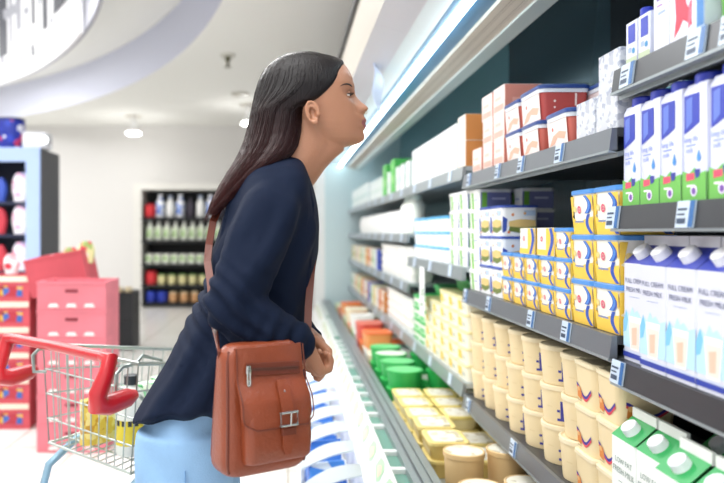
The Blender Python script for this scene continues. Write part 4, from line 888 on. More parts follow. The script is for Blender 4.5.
# ------------------------------------------------------------ shopping trolley
def V2(t, f, z): # t across (from the near handle end), f forward, height relative to the eye
    c = Vector((-0.45, 1.75)) + Vector((-0.75, 0.66)) * t + Vector((0.66, 0.75)) * f
    return Vector((c.x, c.y, H + z))
tr_o = V2(.25, .4, -H)
cart = empty('shopping_trolley', tr_o); tag(cart, 'wire shopping trolley with red handle behind the woman', 'trolley')
WIRE = M('#aab4b0', 0.3, 0.75); WIREB = M('#8fa4ab', 0.35, 0.5); RH = M('#c01f29', 0.35, coat=0.3)
def cpart(mb, name, par=cart, smooth=True):
    o = mb.build(name, par, smooth)
    o.matrix_parent_inverse = Matrix.Translation(-cart.location) if par is cart else Matrix(); return o
b = MB(RH); b.tube([V2(-.0, 0, -.315), V2(.25, -.004, -.311), V2(.50, 0, -.315)], .0145, 0, 14); hdl = cpart(b, 'handle')
for t in (0.0, .5):
    b = MB(RH); s = 1 if t == 0 else -1
    pts = [V2(t + .03 * s, 0.0, -.313), V2(t - .008 * s, 0.0, -.317), V2(t - .012 * s, -.012, -.35), V2(t - .008 * s, -.035, -.40), V2(t - .0 * s, -.03, -.425), V2(t, .0, -.432), V2(t, .06, -.424), V2(t, .085, -.42)]
    b.tube(pts, [.014, .021, .020, .023, .028, .027, .024, .012], 0, 14); cpart(b, 'handle_bracket')
top = lambda t, f: V2(t, .1 + f, -.325 - .10 * f / .62)
FW = lambda t, f: .25 + (t - .25) * (1 - .35 * f / .62)
def bas(t, f, v):   # v 0 bottom .. 1 top
    z0, z1 = -.64 + .05 * f / .62, -.345 - .09 * f / .62
    ins = (1 - v) * .035
    tt = .25 + (t - .25) * (1 - .3 * f / .62) * (1 - ins / .25)
    ff = f * (1 - .12 * (1 - v)) + .0
    return V2(tt, .1 + ff, z0 + (z1 - z0) * v)
b = MB(WIRE)
c4 = [(0.01, 0), (0.49, 0), (0.49, .62), (0.01, .62)]
b.tube([bas(t, f, 1) for t, f in c4], .0055, 0, 8, closed=True); b.tube([bas(t, f, 0) for t, f in c4], .0045, 0, 8, closed=True)
cpart(b, 'rim')
def panel(name, fn, n, m, skip=()):
    b = MB(WIRE)
    for i in range(n + 1): b.tube([fn(i / n, k / 4) for k in range(5)], .0021, 0, 5)
    for j in range(1, m): b.tube([fn(k / 4, j / m) for k in range(5)], .0026, 0, 5)
    cpart(b, name)
panel('rear_panel', lambda u, v: bas(.01 + .48 * u, 0, v), 11, 4)
panel('front_panel', lambda u, v: bas(.01 + .48 * u, .62, v), 9, 4)
panel('side_panel', lambda u, v: bas(.01, .62 * u, v), 16, 4)
panel('side_panel', lambda u, v: bas(.49, .62 * u, v), 16, 4)
panel('basket_floor', lambda u, v: bas(.01 + .48 * u, .62 * v, 0), 11, 9)
for t in (.04, .46):
    b = MB(WIRE); b.tube([bas(t, 0, .98), bas(t, -.03, .96), bas(t, -.05, .9), bas(t, -.05, .74), V2(t * .9 + .03, .085, -.42)], .0055, 0, 8); cpart(b, 'handle_mount')
b = MB(WIRE); b.tube([bas(.02, .0, 1.0), bas(.02, .02, 1.07), bas(.02, .09, 1.03), bas(.02, .12, .7), bas(.02, .09, .6), bas(.02, .05, .62), bas(.02, .02, .70)], .005, 0, 8); cpart(b, 'hook')
b = MB(M('#8fb0c4', 0.3, 0.4))
for t in (.06, .44):
    b.tube([V2(t, .30, -.625), V2(t, .18, -.645), V2(t, .09, -.70), V2(t, .06, -.80), V2(t, .06, -1.10)], .0125, 0, 10)
    b.tube([V2(t, .06, -1.08), V2(t, .3, -1.09), V2(t, .66, -1.10)], .0125, 0, 10)
    b.tube([V2(t, .30, -.625), V2(t, .6, -.61), V2(t, .66, -.60)], .008, 0, 8)
b.tube([V2(.06, .3, -1.09), V2(.44, .3, -1.09)], .01, 0, 8)
cpart(b, 'frame')
for t in (.06, .44):
    for f in (.08, .64):
        b = MB(M('#3c3f42', 0.5)); c = V2(t, f, -H + .055); ax = (V2(1, 0, 0) - V2(0, 0, 0)).normalized(); b.tube([c - ax * .013, c - ax * .012, c + ax * .012, c + ax * .013], [.045, .054, .054, .045], 0, 20); w_ = cpart(b, 'wheel')
        b = MB(WIRE); b.tube([c + Vector((0, 0, .0)) + ax * .018, V2(t, f, -1.10) + ax * .018], .007, 0, 8); cpart(b, 'caster_fork')
# goods in the trolley
def tilted_bag(name, c, w, d, h, mat, rz, lean, label, cat, cap=None):
    b = MB(mat); bag_mesh(b, w, d, h, mat); o = b.build(name); o.location = c; o.rotation_euler = (0, lean, rz); tag(o, label, cat); return o
ypat = patch_material('popcorn_print', '#e2c24e', ['#f0dc8a', '#c8962e', '#f6ecc0'], 55, coverage=0.6)
gpat = patch_material('greens_print', '#8fcf9c', ['#4fa868', '#cdeacb', '#e9f4e0'], 42, coverage=0.65)
bcen = lambda t, f: bas(t, f, 0) + Vector((0, 0, .007))
tilted_bag('snack_packet', bcen(.33, .10), .13, .07, .13, ypat, 2.4, 0, 'yellow crunchy snack bag standing in the trolley basket', 'packet')
tilted_bag('salad_bag', bcen(.225, .20), .13, .09, .16, gpat, 2.4, 0, 'green leafy salad bag beside the yellow bag in the trolley', 'bag')
b = MB(M('#eef1ea', 0.35), M('#e8d23c', 0.4), M('#2d3238', 0.5)); b.lathe(0, 0, [(.04, 0), (.043, .006), (.043, .14), (.034, .17), (.018, .19), (.018, .2)], 0, 24); b.lathe(0, 0, [(.0436, .03), (.0436, .10)], 1, 24)
for a0 in range(200, 300, 24): b.face([(.0442 * math.cos(math.radians(a)), .0442 * math.sin(math.radians(a)), z) for a, z in ((a0, .085), (a0 + 14, .085), (a0 + 14, .10), (a0, .10))], 2)
o = b.build('bottle', loc=bcen(.13, .09)); b = MB(M('#2d3238', 0.4)); b.lathe(0, 0, [(.02, .195), (.02, .22), (.017, .222)], 0, 18); b.build('bottle_cap', o)
tag(o, 'white bottle with yellow label nearest the woman in the trolley', 'bottle')
tilted_bag('salad_bag', bcen(.26, .36), .16, .10, .15, gpat, 2.4, 0, 'large green bag lying deeper in the trolley basket', 'bag')

# ------------------------------------------------------------ the woman
K = 1.65 / F
def W(x, y, Y=1.65): return Vector(((x - 288) * K, Y, H + (232 - y) * K))
YM = 1.65
woman = empty('person', (-.10, YM, 0)); tag(woman, 'woman in a dark blouse and jeans leaning toward the dairy shelves', 'person')
SKIN = M('#b57f62', 0.45, sss=0.12, var=0.05, vscale=12, bump=0.06, bscale=220, name='skin'); LIP = M('#9a5a5c', 0.35); 
def interp(tab, y, c):
    if y <= tab[0][0]: return tab[0][c]
    for a, b_ in zip(tab, tab[1:]):
        if y <= b_[0]:
            t = (y - a[0]) / (b_[0] - a[0]); t = t * t * (3 - 2 * t) * .5 + t * .5; return a[c] + (b_[c] - a[c]) * t
    return tab[-1][c]
HEADT = [(56, 318, 300, .012), (57.5, 330, 292, .030), (60, 337, 286, .042), (63, 342, 281, .050), (67, 346, 277, .058), (73, 350.3, 273, .065), (80, 353, 271, .069), (86, 354.3, 270, .071), (94, 353.6, 270, .072), (102, 354.0, 271, .071), (108, 355.6, 273, .069), (113, 357.3, 276, .066), (118, 358.8, 280, .063), (124, 359.6, 285, .059), (130, 359.6, 291, .054), (135, 359.8, 297, .049), (139, 359, 303, .044), (143, 355, 309, .037), (146, 347, 315, .029), (148.5, 338, 321, .018)]
PROFT = [(90, 354.6), (94.5, 355.4), (98, 358.0), (101.8, 361.4), (105, 365.6), (107.5, 368.4), (109.5, 368.2), (112, 365.9), (114, 364.0), (116.5, 363.8), (119, 366.0), (121, 366.9), (122.6, 366.0), (123.6, 364.4), (124.8, 366.0), (126.5, 366.6), (128.5, 365.0), (130.5, 363.4), (134, 364.6), (138, 364.8), (141, 363.2), (144, 358.5), (146.5, 349)]
def prof(y): return interp(PROFT, y, 1)
def head_pt(y, th, off=0.0):
    xf, xb, w = (interp(HEADT, y, c) for c in (1, 2, 3)); xc = (xf + xb) / 2 + 2; c, s = math.cos(th), math.sin(th)
    ex = 0.86 if c > 0 else 1.0
    dx = (abs(c) ** ex) * (1 if c > 0 else -1) * ((xf - xc) if c > 0 else (xc - xb)); ly = s * w
    x = xc + dx
    if c > 0:
        fr = 1.0
        if 90 < y < 147:
            bump_ = prof(y) - xf
            if y < 115.5: sg = .0085 + .0065 * max(0, min(1, (y - 96) / 13)); 
            elif y < 131: sg = .021
            else: sg = .020
            x += bump_ * math.exp(-(ly / sg) ** 2)
            # nostril wings
            x += 3.2 * math.exp(-((y - 110) / 3.2) ** 2) * math.exp(-((abs(ly) - .014) / .006) ** 2)
        # eye sockets, brow, cheek
        x -= 3.6 * math.exp(-((y - 97.5) / 4.5) ** 2) * math.exp(-((abs(ly) - .031) / .015) ** 2)
        x += 1.2 * math.exp(-((y - 89.5) / 3.0) ** 2) * math.exp(-((abs(ly) - .028) / .02) ** 2)
        x += 1.0 * math.exp(-((y - 106) / 6) ** 2) * math.exp(-((abs(ly) - .042) / .014) ** 2)
    p = W(x, y); p.y = YM + ly
    if off:
        cc = W(xc, y); d = (p - cc); d.z = 0; d.normalize(); p = p + d * off
    return p
b = MB(SKIN)
hy = [56, 57, 58.5, 60, 62, 64, 67, 70, 74] + [76 + 1.0 * i for i in range(73)]
b.rings([[head_pt(y, 2 * PI * j / 96) for j in range(96)] for y in hy], 0)
# neck and shoulders
def ering(c, ax, ay, tilt=0, n=32):
    out = []
    for j in range(n):
        a = 2 * PI * j / n; dx = ax * math.cos(a); out.append((c[0] + dx * math.cos(tilt), c[1] + ay * math.sin(a), c[2] + dx * math.sin(tilt)))
    return out
nk = [((308, 126), 29, .052, -.35), ((309, 138), 28, .052, -.45), ((304, 150), 25.5, .052, -.5), ((297, 162), 24, .054, -.55), ((291, 174), 25, .062, -.55), ((287, 185), 28, .085, -.5), ((283, 200), 31, .12, -.4), ((275, 225), 34, .14, -.2), ((262, 300), 34, .12, 0), ((248, 350), 30, .09, 0), ((240, 372), 26, .07, 0)]
b.rings([ering(W(*c), ax * K, ay, t) for c, ax, ay, t in nk], 0)
# throat under the chin
b.rings([ering(W(x, y), a * K, w, -.55) for x, y, a, w in ((327, 139, 21, .036), (319, 148, 19, .038), (311, 161, 16, .040), (302, 176, 15, .04))], 0)
# ear
EY = YM - .0715
def ear(sgn):
    y0 = YM + sgn * .070; y1 = YM + sgn * .0835; tl = .18
    ep = lambda u, v, Y: (lambda p: Vector((p.x, Y, p.z)))(W(311.3 + u * math.cos(tl) + v * math.sin(tl), 118.0 + v, YM))
    rim = []
    for a in range(-60, 251, 16):
        r = math.radians(a); rim.append(ep(-6.6 * math.sin(r + .0) * 1.0, -10 * math.cos(r - .1) + 0, y1 + sgn * .001))
    rim = [ep(6.3 * math.cos(math.radians(a)), -10.2 * math.sin(math.radians(a)) , y1) for a in range(-20, 262, 14)]
    b.tube(rim, [.0030] * len(rim), 0, 8)
    b.rings([[ep(6.2 * k * math.cos(2 * PI * j / 20), 10 * k * math.sin(2 * PI * j / 20), Y) for j in range(20)] for k, Y in ((1.0, y0 - sgn * .004), (.98, y1 - sgn * .002), (.7, y1 - sgn * .0045), (.25, y1 - sgn * .009))], 0)
    b.ball(ep(.8, 9.6, y1 - sgn * .002), .0085, .005, .0075, 0)
    b.tube([ep(3.2 * math.cos(math.radians(a)) - .5, -6.0 * math.sin(math.radians(a)) + .3, y1 - sgn * .001) for a in range(20, 230, 20)], .0023, 0, 6)
    b.ball(ep(4.0, 1.5, y1 - sgn * .003), .0035, .004, .006, 0)
ear(-1); ear(1)
# arms
def arm(sh, el, wr): b.chain([sh, el, wr], [.045, .036, .024])
A_S, A_E, A_W = P(278, 205, 1.50), P(226, 308, 1.415), P(304, 347, 1.475)
B_S, B_E, B_W = P(282, 205, 1.80), P(262, 300, 1.90), P(312, 341, 1.63)
arm(A_S, A_E, A_W); arm(B_S, B_E, B_W)
def hand(wrist, a, n, finger_bends, spread=.0185, palm=.078, fl=(.066, .074, .070, .054), thumb=None, r=.0088):
    """a: direction wrist to knuckles, n: back-of-hand normal"""
    a = a.normalized(); n = (n - a * n.dot(a)).normalized(); bb = a.cross(n)
    b.chain([wrist, wrist + a * .02], [.024, .023])
    for i in range(4):
        k = wrist + a * (palm - .004 * abs(i - 1)) + bb * spread * (i - 1.5)
        b.chain([wrist + a * .012 + bb * .008 * (i - 1.5), wrist + a * .045 + bb * .014 * (i - 1.5), k], [.0165, .0145, .0115])
        p = k; d = a.copy(); ang_ = 0; L = fl[i]; rr = [r * 1.12, r * 1.0, r * .9, r * .78]
        for s_, (seg, be) in enumerate(zip((.45, .32, .23), finger_bends)):
            ang_ += math.radians(be); d = a * math.cos(ang_) - n * math.sin(ang_)
            q = p + d * L * seg; b.capsule(p, q, rr[s_], rr[s_ + 1], 0, 10); p = q
    if thumb:
        p = wrist + a * .02 + bb * thumb * .02
        for L, d_, r0, r1 in ((.035, a * .75 + bb * thumb * .55 - n * .3, .014, .0115), (.03, a * .92 + bb * thumb * .2 - n * .35, .0115, .0100), (.024, a * .95 - n * .3, .0100, .0085)):
            q = p + d_.normalized() * L; b.capsule(p, q, r0, r1, 0, 10); p = q
hand(A_W, P(314.5, 374, 1.505) - A_W, Vector((-.75, -.66, 0)), (62, 75, 40), spread=.0158, palm=.062, fl=(.058, .064, .060, .048), thumb=None)
# left hand laid over the right one from behind, fingers closing down its outer side
KN = [P(315, 339, 1.565), P(329, 352, 1.530), P(328.5, 366, 1.500), P(320.5, 378, 1.490)]
b.chain([B_W, P(314, 342, 1.60), P(317, 345, 1.575)], [.024, .023, .021])
for i in range(4):
    o_ = Vector((-.0035 * i, .0155 * i, -.004 * i)); L_ = (.96, 1.0, .97, .86)[i]
    q_ = [KN[0] + o_] + [KN[0] + o_ + (k_ - KN[0]) * L_ for k_ in KN[1:]]
    b.chain([B_W + o_ * .5, q_[0]], [.017, .0125]); b.chain(q_, [.0115, .0098, .0090, .0078])
b.chain([P(311, 343, 1.60), P(316, 352, 1.555), P(318, 362, 1.535)], [.014, .0115, .0095])
# hips and legs inside the jeans
for sy in (-1, 1):
    b.chain([Vector((-.225, YM + sy * .08, H - .48)), Vector((-.205, YM + sy * .09, .47)), Vector((-.24, YM + sy * .095, .10)), Vector((-.16, YM + sy * .10, .045))], [.078, .05, .038, .032])
b.chain([W(238, 380), Vector((-.222, YM, H - .42))], [.075, .075])
raw = b.data('raw_body', False)
def remesh(me, voxel, smooth_it=3, fac=.5):
    o = bpy.data.objects.new('tmp', me); COL.objects.link(o)
    m = o.modifiers.new('r', 'REMESH'); m.mode = 'VOXEL'; m.voxel_size = voxel
    if smooth_it: s = o.modifiers.new('s', 'SMOOTH'); s.iterations = smooth_it; s.factor = fac
    dg = bpy.context.evaluated_depsgraph_get(); out = bpy.data.meshes.new_from_object(o.evaluated_get(dg)); bpy.data.objects.remove(o)
    out.polygons.foreach_set('use_smooth', [True] * len(out.polygons)); return out
body_me = remesh(raw, .0029, 2)
body_me.materials.clear(); body_me.materials.append(SKIN); body_me.materials.append(LIP)
lc = W(364.5, 123.8)
for p in body_me.polygons:
    c = p.center
    if c.z > H + .2 and abs(c.y - YM) < .024:
        px, py = c.x / K + 288, 232 - (c.z - H) / K
        w_ = 1 - (abs(c.y - YM) / .023) ** 2
        if px > 356 and 123.6 - 5.0 * w_ < py < 123.6 + 5.4 * w_ and px > 361: p.material_index = 1
body = bpy.data.objects.new('body', body_me); COL.objects.link(body)
def wpart(o): o.parent = woman; o.matrix_parent_inverse = Matrix.Translation(-woman.location); return o
wpart(body)
# eyes, lashes, brows
for sy, nm in ((-1, 'right'), (1, 'left')):
    c = W(345.4, 97.4); c.y = YM + sy * .0305
    b = MB(M('#e9e2dc', 0.2, coat=0.5)); b.ball(c, .0105, .0105, .0105, 0, 20); ey = wpart(b.build('eye'))
    b = MB(M('#3a2418', 0.15)); b.ball(c + Vector((.0060, sy * .0014, -.0012)), .0052, .0062, .0058, 0, 16); ir = b.build('iris', ey)
    # lids and lashes
    b = MB(SKIN, M('#191314', 0.5))
    def lid(phi, k): # phi elevation, k azimuth around the eye
        r_ = .0113; return c + Vector((r_ * math.cos(phi) * math.cos(k), sy * r_ * math.cos(phi) * math.sin(k), r_ * math.sin(phi)))
    up = [[lid(.08 + (1.2 - .08) * i / 5, -1.3 + 3.0 * j / 12) for j in range(13)] for i in range(6)]
    lo = [[lid(-.36 - .8 * i / 4, -1.3 + 3.0 * j / 12) for j in range(13)] for i in range(5)]
    b.rings(up, 0, False, False, False); b.rings(lo, 0, False, False, False)
    b.tube([lid(.05, -.9 + 2.4 * j / 12) * 1.0 for j in range(13)], .0010, 1, 6)
    for j in range(14):
        p = lid(.05, -.8 + 2.2 * j / 13); d = (p - c).normalized(); b.tube([p, p + d * .004 + Vector((0, 0, .001)), p + d * .0065 + Vector((0, 0, .0038))], [.0006, .0005, .0002], 1, 4)
    wpart(b.build('eyelids'))
    b = MB(M('#20171a', 0.6)); pts = []
    for j in range(10):
        t = j / 9; th = (.52 + .46 * t) * sy; p = head_pt(89.6 - 2.2 * math.sin(t * 2.6) + 3.0 * t * t, th, .0004); pts.append(p)
    b.tube(pts, [.0016 * math.sin(PI * min(1, .22 + .75 * j / 9)) + .0002 for j in range(10)], 0, 6); wpart(b.build('eyebrow'))
b = MB(M('#d9b070', 0.2, 0.9)); cc = W(365.2, 112.6); b.tube([cc + Vector((.0035 * math.cos(a), -.008, .0045 * math.sin(a))) for a in [2 * PI * j / 14 for j in range(14)]], .0006, 0, 5, closed=True); wpart(b.build('nose_ring'))

# hair: cap on the skull, then a long straight fall behind the ear
def hair_mat():
    m = bpy.data.materials.new('dark_hair'); m.use_nodes = True; nt = m.node_tree; bs = nt.nodes['Principled BSDF']
    tc = nt.nodes.new('ShaderNodeTexCoord'); mp = nt.nodes.new('ShaderNodeMapping'); mp.inputs['Rotation'].default_value = (0, math.radians(-22), 0); mp.inputs['Scale'].default_value = (190, 190, 5)
    n = nt.nodes.new('ShaderNodeTexNoise'); n.inputs['Scale'].default_value = 2.2; n.inputs['Detail'].default_value = 5
    nt.links.new(tc.outputs['Object'], mp.inputs[0]); nt.links.new(mp.outputs[0], n.inputs['Vector'])
    sp = nt.nodes.new('ShaderNodeSeparateXYZ'); nt.links.new(tc.outputs['Object'], sp.inputs[0])
    r2 = nt.nodes.new('ShaderNodeMapRange'); r2.inputs['From Min'].default_value = H + .32; r2.inputs['From Max'].default_value = H + .02; nt.links.new(sp.outputs[2], r2.inputs['Value'])
    r = nt.nodes.new('ShaderNodeValToRGB'); r.color_ramp.elements[0].color = lin('#080607'); r.color_ramp.elements[1].color = lin('#1c1416'); nt.links.new(n.outputs['Fac'], r.inputs[0])
    rb = nt.nodes.new('ShaderNodeValToRGB'); rb.color_ramp.elements[0].color = lin('#1c0e10'); rb.color_ramp.elements[1].color = lin('#5a302e'); nt.links.new(n.outputs['Fac'], rb.inputs[0])
    mx = nt.nodes.new('ShaderNodeMix'); mx.data_type = 'RGBA'; nt.links.new(r2.outputs[0], mx.inputs['Factor']); nt.links.new(r.outputs[0], mx.inputs['A']); nt.links.new(rb.outputs[0], mx.inputs['B'])
    nt.links.new(mx.outputs['Result'], bs.inputs['Base Color']); bs.inputs['Roughness'].default_value = 0.32; bs.inputs['Specular IOR Level'].default_value = 0.25
    bp = nt.nodes.new('ShaderNodeBump'); bp.inputs['Strength'].default_value = 0.4; bp.inputs['Distance'].default_value = 0.004; nt.links.new(n.outputs['Fac'], bp.inputs['Height']); nt.links.new(bp.outputs[0], bs.inputs['Normal'])
    return m
HAIR = hair_mat()
# y, back x, front limit x, half width, centre Y offset
HT = [(53.0, 302, 328, .012, 0), (54.5, 290, 337, .032, 0), (57, 281, 343, .046, 0), (61, 274, 345, .056, 0), (66, 268, 343, .065, 0), (72, 263, 339.5, .072, 0), (77, 260.5, 337, .0755, 0), (83, 258, 335, .079, 0), (89, 256, 332, .0815, 0), (95, 254.5, 328.5, .0825, 0), (100, 253.5, 325, .083, 0), (105, 252.5, 320.5, .083, 0), (109, 252, 311, .082, 0), (113, 251.3, 306, .0805, -.001), (118, 250, 305, .080, -.002), (126, 248.5, 304, .078, -.005), (138, 245.5, 302, .077, -.010), (148, 242.5, 299, .077, -.018), (157, 239, 293, .077, -.03), (167, 234, 282, .075, -.042), (178, 227.5, 268, .070, -.052), (190, 221, 252, .060, -.062), (200, 216, 239, .048, -.068), (209, 212.5, 227, .034, -.072), (216, 211, 219, .018, -.075)]
def hair_pt(y, th, off=0.0):
    xb, xl, w, oy = (interp(HT, y, c) for c in (1, 2, 3, 4))
    c, s = math.cos(th), math.sin(th)
    def capf():
        xf = interp(HEADT, max(y, 56), 1) + 3.5; xc = 306
        return min(xc + (c * (xf - xc) if c > 0 else c * (xc - xb)), xl), w * s
    def fallf():
        xc = (xb + xl) / 2; k = (.34 + .28 * max(0, min(1, (y - 104) / 12))) if c > 0 else .9
        return xc + (1 if c > 0 else -1) * abs(c) ** k * ((xl - xc) if c > 0 else (xc - xb)), w * (abs(s) ** .85) * (1 if s > 0 else -1)
    bl_ = max(0, min(1, (y - 84) / 30)); bl_ = bl_ * bl_ * (3 - 2 * bl_)
    (x0_, w0_), (x1_, w1_) = capf(), fallf(); x = x0_ * (1 - bl_) + x1_ * bl_; yy = w0_ * (1 - bl_) + w1_ * bl_
    p = W(x, y); p.y = YM + oy + yy
    if off:
        cc = W((xb + xl) / 2, y); cc.y = YM + oy; d = (p - cc); d.z = 0
        if d.length > 1e-6: p = p + d.normalized() * off
    return p
b = MB(HAIR); yy_ = [53, 53.6, 54.5, 56, 58, 60] + [62 + 2.2 * i for i in range(71)]
yy_ = [y for y in yy_ if y <= 216]
b.rings([[hair_pt(y, 2 * PI * j / 80, .0007 * noise.noise(Vector((j * .9, y * .02, 0)))) for j in range(80)] for y in yy_], 0)
hm = remesh(b.data('hair_raw', False), .0032, 5, .5); hm.materials.clear(); hm.materials.append(HAIR)
hair = bpy.data.objects.new('hair', hm); COL.objects.link(hair); wpart(hair)
b = MB(HAIR); rnd = random.Random(5)
for i in range(330):
    th = rnd.uniform(0, 2 * PI); y0_ = rnd.uniform(58, 150); y1_ = rnd.uniform(190, 222)
    if math.cos(th) > .35: y0_ = max(y0_, 112)
    pts = []; wob = rnd.uniform(0, 6); am = rnd.uniform(.0, .0005)
    for j in range(14):
        y = y0_ + (y1_ - y0_) * j / 13
        p = hair_pt(min(y, 215), th, am * (1 + .6 * math.sin(wob + j * .5)))
        if y > 215: p = p + Vector((-(y - 215) * K * .5, 0, -(y - 215) * K))
        pts.append(p)
    b.tube(pts, [.0006] * 12 + [.0004, .0002], 0, 4)
sm = b.build('loose_strands', hair)

# blouse
SH = M('#141d31', 0.8, bump=0.12, bscale=9, stretch=(1, 1, .5), name='dark_blouse'); SH.node_tree.nodes['Principled BSDF'].inputs['Specular IOR Level'].default_value = 0.12
SHT = [(157, 268, 294, .045, -.2), (161, 259, 300, .062, -.3), (166, 254, 303, .095, -.3), (173, 248, 306, .140, -.22), (182, 242, 310, .172, -.1), (192, 236, 314, .188, 0), (205, 229, 316.5, .195, 0), (225, 222, 318, .190, 0), (250, 214, 317.5, .178, 0), (275, 208, 314, .168, 0), (300, 199, 311, .165, 0), (325, 186, 308, .170, 0), (350, 171, 306, .180, 0), (375, 157, 304, .188, 0), (398, 144, 300, .192, 0), (414, 136.5, 292, .190, .02), (424, 134, 284, .186, .05)]
b = MB(SH)
rr = []
for (y, xb, xf, w, tl) in SHT:
    xc = (xb + xf) / 2; a_ = (xf - xb) / 2; ring = []
    for j in range(56):
        an = 2 * PI * j / 56; c, s = math.cos(an), math.sin(an); e = .8
        dx = a_ * abs(c) ** e * (1 if c > 0 else -1); dy = w * abs(s) ** e * (1 if s > 0 else -1)
        p = W(xc + dx, y + dx * tl * .45); p.y = YM + dy; p.z += max(0, (y - 385) / 40) * (.060 * (dy / w) ** 2 + .012 * (1 + c)); ring.append(p)
    rr.append(ring)
b.rings(rr, 0)
b.chain([P(280, 190, 1.53), P(270, 215, 1.475), P(250, 265, 1.43), P(232, 304, 1.405)], [.052, .066, .062, .058])
b.chain([P(232, 304, 1.405), P(262, 328, 1.42), P(297, 344, 1.462)], [.058, .056, .042])
b.chain([P(280, 190, 1.77), P(262, 300, 1.90)], [.06, .06]); b.chain([P(262, 300, 1.90), P(303, 338, 1.68)], [.058, .044])
sm_ = remesh(b.data('shirt_raw', False), .0065, 5, .5); sm_.materials.clear(); sm_.materials.append(SH)
ax_arm = (A_E - A_S).normalized()
for v in sm_.vertices:
    c = v.co; px = c.x / K + 288; py = 232 - (c.z - H) / K; n = v.normal
    near = 1 if c.y < YM - .1 else 0
    d = 0
    # long folds running from the armpit down to the hem
    q = (px + (py - 230) * .55)
    d += .0065 * math.sin(q * .20 + 1.3 * noise.noise(Vector((px * .02, py * .012, c.y * 4)))) * max(0, min(1, (py - 300) / 60)) * (noise.noise(Vector((q * .03, py * .004, c.y * 3))) + .6)
    # sleeve folds, across the elbow and along the upper arm
    e = math.exp(-((px - 228) / 40) ** 2 - ((py - 305) / 36) ** 2)
    d += .006 * e * math.sin(py * .34 - px * .30 + 2 * noise.noise(Vector((px * .03, py * .03, 0))))
    e2 = math.exp(-((px - 280) / 30) ** 2 - ((py - 330) / 20) ** 2); d += .004 * e2 * math.sin(px * .42 + py * .2)
    e3 = math.exp(-((py - 235) / 45) ** 2) * near; d += .005 * e3 * math.sin((px - .55 * (250 - py)) * .17 + 1.5 * noise.noise(Vector((px * .02, py * .02, 1))))
    d *= 1 - .8 * max(0, min(1, (py - 385) / 25))
    d += .004 * noise.noise(Vector((px * .05, py * .02, c.y * 10)))
    v.co = c + n * d * 1.35
blouse = bpy.data.objects.new('blouse', sm_); COL.objects.link(blouse); wpart(blouse)
b = MB(SH)   # collar band
ctr = [W(270, 158), W(281, 156), W(295, 166), W(306, 180), W(312, 192), W(306, 180), W(295, 166), W(281, 156)]
# jeans
DEN = M('#8fb6dd', 0.75, bump=0.12, bscale=260, var=0.10, vscale=9, name='light_denim')
b = MB(DEN); Zh = H - .42
b.rings([ering((-.232 + .045 * max(0, (z - H + .46) / .12), YM, z), ax, ay) for z, ax, ay in ((H - .33, .080, .140), (H - .38, .092, .152), (H - .44, .104, .166), (H - .50, .114, .178), (H - .56, .108, .176))], 0)
for sy in (-1, 1):
    b.rings([ering((x, YM + sy * y, z), ax, ay) for x, y, z, ax, ay in ((-.232, .082, H - .44, .108, .095), (-.232, .086, H - .54, .110, .098), (-.226, .088, H - .64, .106, .092), (-.212, .09, .47, .072, .070), (-.222, .092, .38, .066, .064), (-.238, .095, .20, .056, .055), (-.24, .096, .085, .052, .052))], 0)
jm = remesh(b.data('jeans_raw', False), .007, 3, .5); jm.materials.clear(); jm.materials.append(DEN)
for v in jm.vertices:
    c = v.co; v.co = c + v.normal * (.003 * math.sin(c.z * 60 + 30 * c.x + 2 * noise.noise(c * 8)) * (.5 + noise.noise(c * 5)))
jeans = bpy.data.objects.new('jeans', jm); COL.objects.link(jeans); wpart(jeans)
b = MB(M('#6f97c6', 0.8))
b.tube([(-.215, YM - .088 - .0985 + .0, H - .50), (-.213, YM - .0885 - .0975, H - .58), (-.209, YM - .0885 - .0935, H - .66)], .0018, 0, 5)
wpart(b.build('side_seam'))
for sy in (-1, 1):
    b = MB(M('#eceae6', 0.5), M('#d0cdc8', 0.6)); cx_ = -.17; cy_ = YM + sy * .10
    b.rings([[(cx_ + x * sx, cy_ + y * sx2, z) for x, y in [(.13 * math.cos(a), .047 * math.sin(a)) for a in [2 * PI * j / 24 for j in range(24)]]] for z, sx, sx2 in ((0.0, 1, 1), (.025, 1.02, 1.02), (.027, .97, .95), (.05, .9, .9), (.075, .55, .8))], 0)
    b.lathe(-.235, cy_, [(.05, .04), (.047, .10), (.044, .115)], 0, 20); wpart(b.build('shoe'))

# ------------------------------------------------------------ leather shoulder bag, hung at the hip nearest the camera
LEA = M('#8a4024', 0.40, bump=0.16, bscale=150, var=0.10, vscale=14, coat=0.1, name='tan_leather'); LEAD = M('#6a2d1a', 0.45, bump=0.1, bscale=150); SIL = M('#c9c9c6', 0.25, 0.95); ZIP = M('#5a3226', 0.5)
ba = math.radians(30)
bag = empty('shoulder_bag', P(259, 468, 1.37), ba); tag(bag, 'brown leather shoulder bag with buckled front pocket at the woman\'s hip', 'bag')
def bp_(mb, name, par=bag, smooth=True): return mb.build(name, par, smooth)
# bag space: x along the front, y depth (front face at y = -d/2), z up
bw, bd, bh = .182, .085, .248
def leather(b, cx, cy, z0_, z1_, wx0, wx1, wy0, wy1, rr_=.022, mat=0, lv=10, puff=.05, rc=.018):
    L = []
    for i in range(lv + 1):
        t = i / lv; t = .5 - .5 * math.cos(PI * t); z = z0_ + (z1_ - z0_) * t; ed = min(t, 1 - t) * (z1_ - z0_); sh = 1.0
        q = max(0, 1 - ed / rc); ins = rc * (1 - math.sqrt(max(0, 1 - q * q)))
        pf_ = 1 + puff * math.sin(PI * t)
        L.append(b.rrect(cx, cy, z, (wx0 + (wx1 - wx0) * t) - ins * 2, (wy0 + (wy1 - wy0) * t) * pf_ - ins * 1.2, rr_, 5))
    b.rings(L, mat)
b = MB(LEA); zs = []
leather(b, 0, 0, 0, bh, bw * 1.02, bw * .93, bd, bd * .62, .024, lv=30, rc=.026); bp_(b, 'bag_body')
